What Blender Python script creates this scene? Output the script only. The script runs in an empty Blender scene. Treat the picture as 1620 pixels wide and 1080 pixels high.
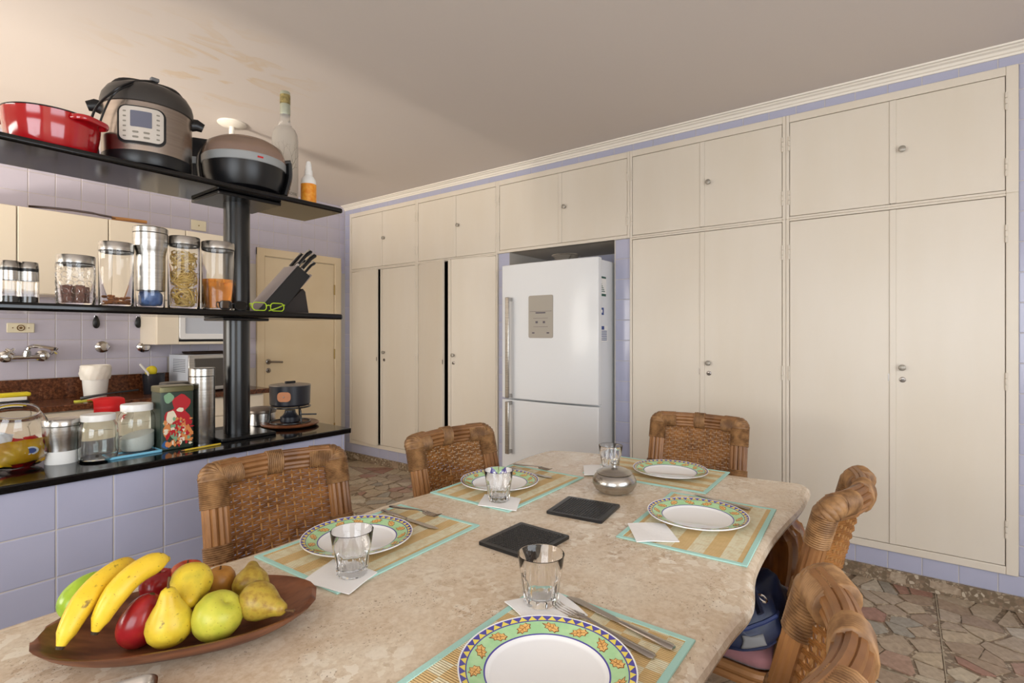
import bpy, bmesh, math, random
from mathutils import Vector, Matrix
random.seed(7)
PI = math.pi
SC = bpy.context.scene
COL = SC.collection

# ------------------------------------------------------------------ camera
EYE = 1.365
FOC = 826.0                     # focal length in pixels of the 1620 px wide frame
FX, FY = 0.801, 0.599           # forward direction of the camera in the room
cam_d = bpy.data.cameras.new('camera')
cam = bpy.data.objects.new('camera', cam_d)
COL.objects.link(cam)
cam.location = (0, 0, EYE)
cam.rotation_euler = (PI/2, 0, -math.atan2(FX, FY))
cam_d.sensor_width = 36.0
cam_d.lens = FOC/1620*36
cam_d.shift_y = -10/1620
cam_d.clip_start = 0.02
SC.camera = cam

# ------------------------------------------------------------------ world, lights, exposure
w = bpy.data.worlds.new('world'); SC.world = w
w.use_nodes = True
bg = w.node_tree.nodes['Background']
bg.inputs[0].default_value = (0.86, 0.93, 1.0, 1)
bg.inputs[1].default_value = 1.2

def area(name, loc, direction, sx, sy, power, col):
    d = bpy.data.lights.new(name, 'AREA'); d.shape = 'RECTANGLE'
    d.size = sx; d.size_y = sy; d.energy = power; d.color = col
    o = bpy.data.objects.new(name, d); COL.objects.link(o)
    o.location = loc
    o.rotation_euler = Vector(direction).to_track_quat('-Z', 'Y').to_euler()
    return o
area('kitchen_window_light', (-2.68, 3.55, 1.62), (1, -0.02, 0.05), 2.2, 1.2, 92, (1.0, 0.95, 0.87))
# sunlit pavement outside the kitchen window, throwing warm light up onto the ceiling
area('sunlit_ground_light', (-6.0, 2.3, 0.05), (1, 0.17, 0.42), 1.3, 1.0, 860, (1.0, 0.89, 0.75))
area('dining_window_light', (-2.68, -0.35, 1.5), (1, 0.12, -0.34), 2.6, 1.7, 80, (0.89, 0.945, 1.0))
area('front_window_light', (0.6, -2.28, 1.5), (0.1, 1, -0.30), 2.4, 1.5, 52, (0.85, 0.92, 1.0))

vs = SC.view_settings
SC.display_settings.display_device = 'sRGB'
vs.view_transform = 'Standard'; vs.look = 'None'; vs.gamma = 1.0
vs.use_curve_mapping = False
vs.exposure = 0.06

# ------------------------------------------------------------------ room helpers
def at_z(px, py, z):
    d = (EYE-z)*FOC/(py-530.0); r = (px-810.0)/FOC*d
    return Vector((FX*d+FY*r, FY*d-FX*r, z))
def at_x(px, py, X):
    k = (px-810.0)/FOC; Y = (FY-FX*k)/(FX+FY*k)*X; d = FX*X+FY*Y
    return Vector((X, Y, EYE-(py-530.0)/FOC*d))
def at_y(px, py, Y):
    k = (px-810.0)/FOC; X = (FX+FY*k)/(FY-FX*k)*Y; d = FX*X+FY*Y
    return Vector((X, Y, EYE-(py-530.0)/FOC*d))

# ------------------------------------------------------------------ materials
def srgb(h):
    if isinstance(h, str):
        h = h.lstrip('#'); c = [int(h[i:i+2], 16)/255 for i in (0, 2, 4)]
    else:
        c = [x/255 for x in h]
    return tuple(x/12.92 if x <= 0.04045 else ((x+0.055)/1.055)**2.4 for x in c)+(1,)
def setin(b, name, v):
    if name in b.inputs: b.inputs[name].default_value = v
def M(name, col, rough=0.5, metal=0.0, trans=0.0, ior=1.45, coat=0.0, col2=None, nscale=8.0, namt=0.5,
      stretch=(1, 1, 1), bump=0.0, bscale=40.0, sheen=0.0, spec=0.5, detail=4.0, lo=0.35, hi=0.65):
    m = bpy.data.materials.new(name); m.use_nodes = True
    nt = m.node_tree; b = nt.nodes['Principled BSDF']
    b.inputs['Base Color'].default_value = srgb(col)
    b.inputs['Roughness'].default_value = rough
    b.inputs['Metallic'].default_value = metal
    setin(b, 'Transmission Weight', trans); setin(b, 'IOR', ior); setin(b, 'Coat Weight', coat)
    setin(b, 'Coat Roughness', 0.08); setin(b, 'Sheen Weight', sheen); setin(b, 'Specular IOR Level', spec)
    if col2 is not None or bump > 0:
        tc = nt.nodes.new('ShaderNodeTexCoord'); mp = nt.nodes.new('ShaderNodeMapping')
        mp.inputs['Scale'].default_value = stretch
        nt.links.new(tc.outputs['Object'], mp.inputs['Vector'])
    if col2 is not None:
        n = nt.nodes.new('ShaderNodeTexNoise'); n.inputs['Scale'].default_value = nscale
        n.inputs['Detail'].default_value = detail
        nt.links.new(mp.outputs[0], n.inputs['Vector'])
        r = nt.nodes.new('ShaderNodeValToRGB')
        r.color_ramp.elements[0].position = lo; r.color_ramp.elements[1].position = hi
        r.color_ramp.elements[0].color = srgb(col); r.color_ramp.elements[1].color = srgb(col2)
        nt.links.new(n.outputs[0], r.inputs[0])
        nt.links.new(r.outputs[0], b.inputs['Base Color'])
    if bump > 0:
        n2 = nt.nodes.new('ShaderNodeTexNoise'); n2.inputs['Scale'].default_value = bscale
        nt.links.new(mp.outputs[0], n2.inputs['Vector'])
        bp = nt.nodes.new('ShaderNodeBump'); bp.inputs['Strength'].default_value = bump
        bp.inputs['Distance'].default_value = 0.002
        nt.links.new(n2.outputs[0], bp.inputs['Height'])
        nt.links.new(bp.outputs[0], b.inputs['Normal'])
    return m
def nodes(m): return m.node_tree, m.node_tree.nodes['Principled BSDF']
def nn(nt, t, **kw):
    n = nt.nodes.new(t)
    for k, v in kw.items():
        if k in n.inputs: n.inputs[k].default_value = v
        else: setattr(n, k, v)
    return n
def ramp(nt, src, stops, interp='LINEAR'):
    r = nt.nodes.new('ShaderNodeValToRGB'); r.color_ramp.interpolation = interp
    els = r.color_ramp.elements
    while len(els) < len(stops): els.new(0.5)
    for e, (p, c) in zip(els, stops):
        e.position = p; e.color = srgb(c) if not isinstance(c, float) else (c, c, c, 1)
    nt.links.new(src, r.inputs[0]); return r
def mixc(nt, fac, a, b, mode='MIX'):
    mx = nt.nodes.new('ShaderNodeMix'); mx.data_type = 'RGBA'; mx.blend_type = mode
    for s, v in ((mx.inputs[0], fac), (mx.inputs[6], a), (mx.inputs[7], b)):
        if hasattr(v, 'is_output'): nt.links.new(v, s)
        else: s.default_value = v
    return mx.outputs[2]

MT = {}
MT['cream'] = M('cream paint', '#dfd6c8', 0.30, col2='#dcd2c2', nscale=1.5, stretch=(1, 3, 0.6), bump=0.06, bscale=14)
MT['cream_door'] = M('beige door paint', '#e8d6b6', 0.42, col2='#e2ceaa', nscale=2)
MT['cream_cab'] = M('cream laminate', '#ece1cd', 0.35)
MT['dark'] = M('dark cabinet interior', '#3a2a1c', 0.8)
MT['lilac'] = M('lilac glazed tile', '#b2b3c9', 0.16, col2='#abadc4', nscale=2.5, spec=0.5)
MT['lilac_pale'] = M('pale lilac glazed tile', '#c6c1cf', 0.18, col2='#bebac9', nscale=2.5)
MT['grout'] = M('tile grout', '#c9c2b8', 0.85)
MT['wallplain'] = M('plaster wall', '#ddd2c2', 0.8)
MT['white_trim'] = M('white moulding paint', '#efe8dc', 0.45)
MT['black_granite'] = M('black granite', '#0b0b0c', 0.09, col2='#1f1e20', nscale=160, lo=0.5, hi=0.75)
MT['black_steel'] = M('black painted steel', '#0a0b0d', 0.28, coat=0.15)
MT['black_plastic'] = M('black plastic', '#151517', 0.32)
MT['dark_grey'] = M('dark grey plastic', '#3b3734', 0.38)
MT['steel'] = M('brushed steel', '#c2bfba', 0.26, metal=1.0, col2='#aeaba6', nscale=3, stretch=(1, 1, 40))
MT['steel_dark'] = M('dark steel', '#8d8680', 0.3, metal=1.0)
MT['knob_metal'] = M('dull grey knob', '#a39d92', 0.35, metal=0.35)
MT['chrome'] = M('chrome', '#d2d2d2', 0.1, metal=1.0)
MT['cutlery'] = M('cutlery steel', '#b9b3ad', 0.2, metal=1.0)
MT['brass'] = M('aged brass', '#a58d5a', 0.35, metal=1.0)
MT['gold'] = M('gold metal', '#c9a95a', 0.22, metal=1.0)
MT['glass'] = M('clear glass', '#ffffff', 0.0, trans=1.0, ior=1.42)
MT['glass_green'] = M('faintly green glass', '#f8fdfb', 0.0, trans=1.0, ior=1.45)
MT['frost'] = M('frosted glass', '#f1ece4', 0.38, trans=0.75, ior=1.3)
MT['smoke'] = M('smoked plastic lid', '#b79d8c', 0.08, trans=0.6, ior=1.1)
MT['white_plastic'] = M('white plastic', '#efeeea', 0.3)
MT['white_gloss'] = M('white enamel', '#eceded', 0.14, coat=0.4)
MT['fridge'] = M('white fridge enamel', '#e6e8ea', 0.24, coat=0.1)
MT['white_cloth'] = M('white thin plastic bag', '#efeae0', 0.35)
MT['paper'] = M('white paper napkin', '#f4f3f2', 0.9, bump=0.25, bscale=120)
MT['porcelain'] = M('white porcelain', '#f1f1f2', 0.1, coat=0.3)
MT['p_blue'] = M('plate blue glaze', '#5650a0', 0.14)
MT['p_yellow'] = M('plate yellow glaze', '#e9d665', 0.14)
MT['p_green'] = M('plate green glaze', '#a6d49e', 0.14, col2='#bbdfac', nscale=40)
MT['p_orange'] = M('plate orange glaze', '#e9b56a', 0.14, col2='#eec37c', nscale=60)
MT['p_brown'] = M('plate brown line', '#8a4f2c', 0.14)
MT['aqua'] = M('aqua cloth binding', '#b0dcd2', 0.85, bump=0.3, bscale=300)
MT['rattan'] = M('rattan pole', '#a87748', 0.40, col2='#6f4828', nscale=7, stretch=(1, 1, 0.6), lo=0.4, hi=0.75)
MT['rattan_wrap'] = M('rattan binding', '#a27a50', 0.5, col2='#6f4e30', nscale=30)
MT['weave'] = M('woven rattan', '#a6713c', 0.48, col2='#6d431f', nscale=14, lo=0.35, hi=0.7)
MT['stake'] = M('rattan stake', '#ad7f4c', 0.5)
MT['rattan_grey'] = M('weathered rattan pole', '#ab8a66', 0.5, col2='#7e6650', nscale=9)
MT['cushion'] = M('dusty rose fabric', '#9a6a6e', 0.9, bump=0.4, bscale=90, sheen=0.3)
MT['wood_leg'] = M('varnished brown wood', '#8f5a22', 0.25, col2='#6b3d14', nscale=9, stretch=(4, 4, 0.7), coat=0.3)
MT['wood_bowl'] = M('bowl wood', '#8a5638', 0.42, col2='#59301f', nscale=9, stretch=(0.8, 4, 4))
MT['wood_board'] = M('board wood', '#7d4a2b', 0.35, col2='#5a3220', nscale=12, stretch=(1, 5, 1))
MT['wood_tan'] = M('tan wood', '#c08a52', 0.45, col2='#a87642', nscale=10, stretch=(0.6, 5, 5))
MT['red_enamel'] = M('red enamel', '#b3121c', 0.12, coat=0.8)
MT['red_plastic'] = M('red plastic', '#cf1d22', 0.25)
MT['red_cloth'] = M('glossy red oilcloth', '#cf1a20', 0.3)
MT['yellow'] = M('yellow plastic', '#e3cf2a', 0.5)
MT['lime'] = M('lime plastic', '#b9d62c', 0.35)
MT['lightblue'] = M('light blue silicone', '#7ec3e0', 0.45)
MT['copper'] = M('copper leather', '#b5703f', 0.4)
MT['orange_label'] = M('orange label', '#ec8a1c', 0.4, col2='#f6a93c', nscale=60)
MT['honey'] = M('amber honey', '#f2a038', 0.03, trans=0.95, ior=1.4)
MT['sugar'] = M('white sugar', '#f3f0ea', 0.9, bump=0.5, bscale=200)
MT['pasta'] = M('dry pasta', '#efcf7c', 0.5, col2='#e0b85a', nscale=30)
MT['choc'] = M('chocolate wrapper', '#8a5b4c', 0.35, col2='#6d4033', nscale=30)
MT['nut'] = M('almond skin', '#b87440', 0.6, col2='#8f5428', nscale=60)
MT['bluebag'] = M('blue plastic bag', '#5c83bd', 0.35, col2='#3f62a0', nscale=25)
MT['navy'] = M('navy nylon', '#162140', 0.5, col2='#10182f', nscale=20, bump=0.5, bscale=22)
MT['greylining'] = M('grey lining', '#6f6f70', 0.6)
MT['crock'] = M('charcoal enamel', '#23242a', 0.3)
MT['beige_plate'] = M('cream switch plate', '#e8e0c4', 0.4)
MT['panel_grey'] = M('grey control panel', '#a8a196', 0.3)
MT['panel_dark'] = M('dark display', '#5a5560', 0.15)
MT['lcd'] = M('blue grey display', '#6a6c7c', 0.1)
MT['band_grey'] = M('grey band plastic', '#9c9fa0', 0.35)
MT['oven_grey'] = M('grey enamel panel', '#c6ccd6', 0.4)
MT['oven_win'] = M('dark oven window', '#4a4642', 0.08)
MT['line'] = M('grey print', '#8a8478', 0.5)
MT['green_label'] = M('green label print', '#2f5a4c', 0.5)
MT['blue_label'] = M('blue label print', '#3b4f8c', 0.5)
MT['slot'] = M('black slot', '#0a0a0a', 0.6)
MT['lens'] = M('clear lens', '#ffffff', 0.0, trans=1.0, ior=1.05)
MT['lens_dark'] = M('dark lens', '#0d0d10', 0.05)
MT['branch_print'] = M('grey brown print', '#8f8b7a', 0.5)
MT['tin_dark'] = M('dark green printed tin', '#2c3a30', 0.3)
MT['fest_red'] = M('festive red print', '#b5222b', 0.3)
MT['fest_cream'] = M('festive cream print', '#e6d9c0', 0.3)
MT['fest_green'] = M('festive sage print', '#7fa583', 0.3)
MT['fest_orange'] = M('festive orange print', '#d98a50', 0.3)
MT['fest_blue'] = M('festive blue print', '#2f5f94', 0.3)
MT['candy_yellow'] = M('yellow candy wrapper', '#c9a21c', 0.25, col2='#b5840f', nscale=20, bump=0.3, bscale=40)
MT['candy_red'] = M('red candy wrapper', '#c31c1c', 0.22)
MT['candy_white'] = M('white candy wrapper', '#d8dde2', 0.25)
MT['stem'] = M('fruit stem', '#5a3f22', 0.8)

def fruit_mat(name, c1, c2, c3, sc=7, spots=True, rough=0.38, patches=0):
    m = M(name, c1, rough); nt, b = nodes(m)
    tc = nn(nt, 'ShaderNodeTexCoord')
    n = nn(nt, 'ShaderNodeTexNoise', Scale=sc*4, Detail=3.0)
    nt.links.new(tc.outputs['Object'], n.inputs['Vector'])
    r = ramp(nt, n.outputs[0], [(0.32, c1), (0.55, c2), (0.75, c3)])
    out = r.outputs[0]
    if patches:
        v2 = nn(nt, 'ShaderNodeTexNoise', Scale=patches, Detail=3.0, Roughness=.6)
        nt.links.new(tc.outputs['Object'], v2.inputs['Vector'])
        f2 = ramp(nt, v2.outputs[0], [(0.64, 0.0), (0.71, 0.75)])
        out = mixc(nt, f2.outputs[0], out, srgb('#5d4420'))
    if spots:
        v = nn(nt, 'ShaderNodeTexNoise', Scale=260.0, Detail=2.0)
        nt.links.new(tc.outputs['Object'], v.inputs['Vector'])
        f = ramp(nt, v.outputs[0], [(0.66, 0.0), (0.74, 0.6)])
        out = mixc(nt, f.outputs[0], out, srgb('#7a5a22'))
    nt.links.new(out, b.inputs['Base Color'])
    return m
MT['f_banana'] = fruit_mat('banana skin', '#e9bd2c', '#efca3a', '#dcae26', 5, patches=48.0)
MT['f_pear'] = fruit_mat('yellow pear skin', '#d3b02c', '#dfc43c', '#c4b23a', 7, patches=70.0)
MT['f_green'] = fruit_mat('green pear skin', '#b5b73c', '#c9c246', '#a2a834', 7)
MT['f_russet'] = fruit_mat('russet pear skin', '#8c6a26', '#ae9236', '#9a8a30', 18)
MT['f_brown'] = fruit_mat('brown fruit skin', '#a06c2a', '#b47c34', '#8c5a24', 8)
MT['f_red'] = fruit_mat('red fruit skin', '#7d1618', '#9c2226', '#a8402a', 5, False, 0.22)
MT['f_redor'] = fruit_mat('red orange fruit skin', '#c25a2a', '#b83e22', '#cf8a30', 5, False, 0.25)
MT['f_lime'] = fruit_mat('green mango skin', '#93b52c', '#a3c034', '#7fa124', 5, False, 0.25)

# travertine table stone
def travertine():
    m = M('travertine', '#cdb79a', 0.22); nt, b = nodes(m)
    tc = nn(nt, 'ShaderNodeTexCoord')
    def noise(s, d=5.0, ro=0.6, dist=0.0, scl=None):
        n = nn(nt, 'ShaderNodeTexNoise', Scale=s, Detail=d, Roughness=ro, Distortion=dist)
        src = tc.outputs['Object']
        if scl:
            mp = nn(nt, 'ShaderNodeMapping', Scale=scl); nt.links.new(src, mp.inputs[0]); src = mp.outputs[0]
        nt.links.new(src, n.inputs['Vector']); return n.outputs[0]
    base = ramp(nt, noise(5.0, 8, 0.68, 0.4), [(0.30, '#ccb397'), (0.48, '#dcc9b1'), (0.68, '#e9decb')]).outputs[0]
    fine = ramp(nt, noise(75, 5, 0.65), [(0.35, '#ad9070'), (0.6, '#dccdb6')]).outputs[0]
    c = mixc(nt, 0.34, base, fine)
    # pale angular fragments
    def cells(scale, lo, hi, amt):
        nz = nn(nt, 'ShaderNodeTexNoise', Scale=scale*1.3, Detail=3.0); nt.links.new(tc.outputs['Object'], nz.inputs['Vector'])
        ad = nn(nt, 'ShaderNodeVectorMath', operation='MULTIPLY_ADD'); nt.links.new(nz.outputs['Color'], ad.inputs[0])
        ad.inputs[1].default_value = (.9/scale,)*3; nt.links.new(tc.outputs['Object'], ad.inputs[2])
        v = nn(nt, 'ShaderNodeTexVoronoi', Scale=scale); nt.links.new(ad.outputs[0], v.inputs['Vector'])
        sp = nn(nt, 'ShaderNodeSeparateColor'); nt.links.new(v.outputs['Color'], sp.inputs[0])
        return ramp(nt, sp.outputs[0], [(lo, 0.0), (hi, amt)]).outputs[0]
    msk2 = ramp(nt, noise(4, 3, 0.5), [(0.42, 0.25), (0.62, 1.0)]).outputs[0]
    def mul(x, y):
        f = nn(nt, 'ShaderNodeMath', operation='MULTIPLY'); nt.links.new(x, f.inputs[0]); nt.links.new(y, f.inputs[1]); return f.outputs[0]
    c = mixc(nt, mul(cells(34, .82, .90, .8), msk2), c, srgb('#ece3d3'))
    c = mixc(nt, mul(cells(75, .84, .92, .8), msk2), c, srgb('#e9dfcc'))
    c = mixc(nt, mul(cells(60, .90, .95, .5), msk2), c, srgb('#a98c6c'))
    pits = ramp(nt, noise(170, 3, 0.6), [(0.34, 0.85), (0.40, 0.0)]).outputs[0]
    msk = ramp(nt, noise(11, 3, 0.6), [(0.47, 0.0), (0.60, 1.0)]).outputs[0]
    c = mixc(nt, mul(pits, msk), c, srgb('#6e5946'))
    nt.links.new(c, b.inputs['Base Color'])
    return m
MT['travertine'] = travertine()

def brown_granite():
    m = M('brown granite', '#5e3620', 0.18); nt, b = nodes(m)
    tc = nn(nt, 'ShaderNodeTexCoord')
    n = nn(nt, 'ShaderNodeTexNoise', Scale=55.0, Detail=6.0, Roughness=0.7)
    nt.links.new(tc.outputs['Object'], n.inputs['Vector'])
    r = ramp(nt, n.outputs[0], [(0.33, '#2c1a12'), (0.5, '#5c3520'), (0.64, '#7d4c30'), (0.72, '#a98a70')])
    nt.links.new(r.outputs[0], b.inputs['Base Color']); return m
MT['brown_granite'] = brown_granite()

STONES = [(0.0, '#b9a892'), (0.16, '#a8927c'), (0.30, '#c5b7a0'), (0.44, '#a57c6c'), (0.50, '#b3a08a'),
          (0.66, '#a39c90'), (0.74, '#c0ae94'), (0.88, '#ad8c79'), (0.95, '#cabfad')]
def stone_mat():
    m = M('marble floor piece', '#b5a48c', 0.3); nt, b = nodes(m)
    oi = nn(nt, 'ShaderNodeObjectInfo'); g = nn(nt, 'ShaderNodeNewGeometry')
    a = nn(nt, 'ShaderNodeMath', operation='ADD'); fr = nn(nt, 'ShaderNodeMath', operation='FRACT')
    nt.links.new(oi.outputs['Random'], a.inputs[0]); nt.links.new(g.outputs['Random Per Island'], a.inputs[1])
    nt.links.new(a.outputs[0], fr.inputs[0])
    r = ramp(nt, fr.outputs[0], STONES, 'CONSTANT')
    tc = nn(nt, 'ShaderNodeTexCoord')
    n = nn(nt, 'ShaderNodeTexNoise', Scale=22.0, Detail=6.0, Distortion=1.5)
    nt.links.new(tc.outputs['Object'], n.inputs['Vector'])
    v = ramp(nt, n.outputs[0], [(0.3, '#8d7a66'), (0.6, '#ffffff')])
    c = mixc(nt, 0.45, r.outputs[0], v.outputs[0], 'MULTIPLY')
    nt.links.new(c, b.inputs['Base Color']); return m
MT['stone'] = stone_mat()
def chips_mat():
    m = M('aggregate terrazzo', '#8a7863', 0.4); nt, b = nodes(m)
    tc = nn(nt, 'ShaderNodeTexCoord')
    v = nn(nt, 'ShaderNodeTexVoronoi', Scale=55.0); nt.links.new(tc.outputs['Object'], v.inputs['Vector'])
    sp = nn(nt, 'ShaderNodeSeparateColor'); nt.links.new(v.outputs['Color'], sp.inputs[0])
    r = ramp(nt, sp.outputs[0], [(0.0, '#75644f'), (0.3, '#96826b'), (0.55, '#aa9a84'), (0.75, '#86705b'), (0.9, '#c2b49e')], 'CONSTANT')
    e = nn(nt, 'ShaderNodeTexVoronoi', Scale=55.0, feature='DISTANCE_TO_EDGE'); nt.links.new(tc.outputs['Object'], e.inputs['Vector'])
    f = ramp(nt, e.outputs['Distance'], [(0.04, 1.0), (0.12, 0.0)])
    c = mixc(nt, f.outputs[0], r.outputs[0], srgb('#7d6c59'))
    nt.links.new(c, b.inputs['Base Color']); return m
MT['chips'] = chips_mat()

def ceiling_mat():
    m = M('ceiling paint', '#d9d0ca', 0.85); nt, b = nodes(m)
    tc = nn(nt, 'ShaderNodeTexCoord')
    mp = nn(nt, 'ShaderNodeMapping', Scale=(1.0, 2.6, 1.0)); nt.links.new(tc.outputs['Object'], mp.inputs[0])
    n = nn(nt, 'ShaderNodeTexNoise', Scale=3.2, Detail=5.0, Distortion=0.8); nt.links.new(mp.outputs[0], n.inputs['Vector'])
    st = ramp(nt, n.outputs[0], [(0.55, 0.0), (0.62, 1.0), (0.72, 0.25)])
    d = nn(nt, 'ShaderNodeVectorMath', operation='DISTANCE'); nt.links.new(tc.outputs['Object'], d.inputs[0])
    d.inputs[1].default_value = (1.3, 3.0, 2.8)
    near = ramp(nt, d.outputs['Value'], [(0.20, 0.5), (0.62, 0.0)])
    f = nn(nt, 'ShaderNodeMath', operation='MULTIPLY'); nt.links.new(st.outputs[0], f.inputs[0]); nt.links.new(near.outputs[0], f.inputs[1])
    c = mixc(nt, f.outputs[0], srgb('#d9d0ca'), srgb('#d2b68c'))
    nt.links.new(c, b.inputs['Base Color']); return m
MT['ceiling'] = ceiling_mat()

def mat_stripe(axis, name, width, checker=False):
    """reed weave with tan and cream bands that run along the long side"""
    m = M(name, '#d9cfa8', 0.7); nt, b = nodes(m)
    tc = nn(nt, 'ShaderNodeTexCoord'); sx = nn(nt, 'ShaderNodeSeparateXYZ'); nt.links.new(tc.outputs['Object'], sx.inputs[0])
    q = nn(nt, 'ShaderNodeMath', operation='MULTIPLY_ADD'); nt.links.new(sx.outputs['Y'], q.inputs[0])
    q.inputs[1].default_value = 1.0/width; q.inputs[2].default_value = 10.25
    fr = nn(nt, 'ShaderNodeMath', operation='FRACT'); nt.links.new(q.outputs[0], fr.inputs[0])
    band = nn(nt, 'ShaderNodeMath', operation='GREATER_THAN'); nt.links.new(fr.outputs[0], band.inputs[0]); band.inputs[1].default_value = 0.5
    fac = band.outputs[0]
    if checker:
        q2 = nn(nt, 'ShaderNodeMath', operation='MULTIPLY_ADD'); nt.links.new(sx.outputs['X'], q2.inputs[0])
        q2.inputs[1].default_value = 1.0/width; q2.inputs[2].default_value = 10.0
        f2 = nn(nt, 'ShaderNodeMath', operation='FRACT'); nt.links.new(q2.outputs[0], f2.inputs[0])
        b2 = nn(nt, 'ShaderNodeMath', operation='GREATER_THAN'); nt.links.new(f2.outputs[0], b2.inputs[0]); b2.inputs[1].default_value = 0.5
        ab = nn(nt, 'ShaderNodeMath', operation='SUBTRACT'); nt.links.new(fac, ab.inputs[0]); nt.links.new(b2.outputs[0], ab.inputs[1])
        aa = nn(nt, 'ShaderNodeMath', operation='ABSOLUTE'); nt.links.new(ab.outputs[0], aa.inputs[0]); fac = aa.outputs[0]
    c = mixc(nt, fac, srgb('#e2c28c'), srgb('#f0ecd0'))
    rd = nn(nt, 'ShaderNodeMath', operation='MULTIPLY'); nt.links.new(sx.outputs['X'], rd.inputs[0]); rd.inputs[1].default_value = 2*PI/0.0052
    sn = nn(nt, 'ShaderNodeMath', operation='SINE'); nt.links.new(rd.outputs[0], sn.inputs[0])
    f3 = ramp(nt, sn.outputs[0], [(0.0, 0.35), (0.5, 0.0)])
    c = mixc(nt, f3.outputs[0], c, srgb('#b79d66'))
    n = nn(nt, 'ShaderNodeTexNoise', Scale=60.0); nt.links.new(tc.outputs['Object'], n.inputs['Vector'])
    f4 = ramp(nt, n.outputs[0], [(0.35, 0.35), (0.55, 0.0)])
    c = mixc(nt, f4.outputs[0], c, srgb('#cbac70'))
    nt.links.new(c, b.inputs['Base Color'])
    bp = nn(nt, 'ShaderNodeBump', Strength=0.5, Distance=0.001); nt.links.new(sn.outputs[0], bp.inputs['Height'])
    nt.links.new(bp.outputs[0], b.inputs['Normal'])
    return m
MT['mat_band'] = mat_stripe('x', 'banded reed weave', 0.082)
MT['mat_check'] = mat_stripe('x', 'checkered reed weave', 0.075, True)

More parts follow.
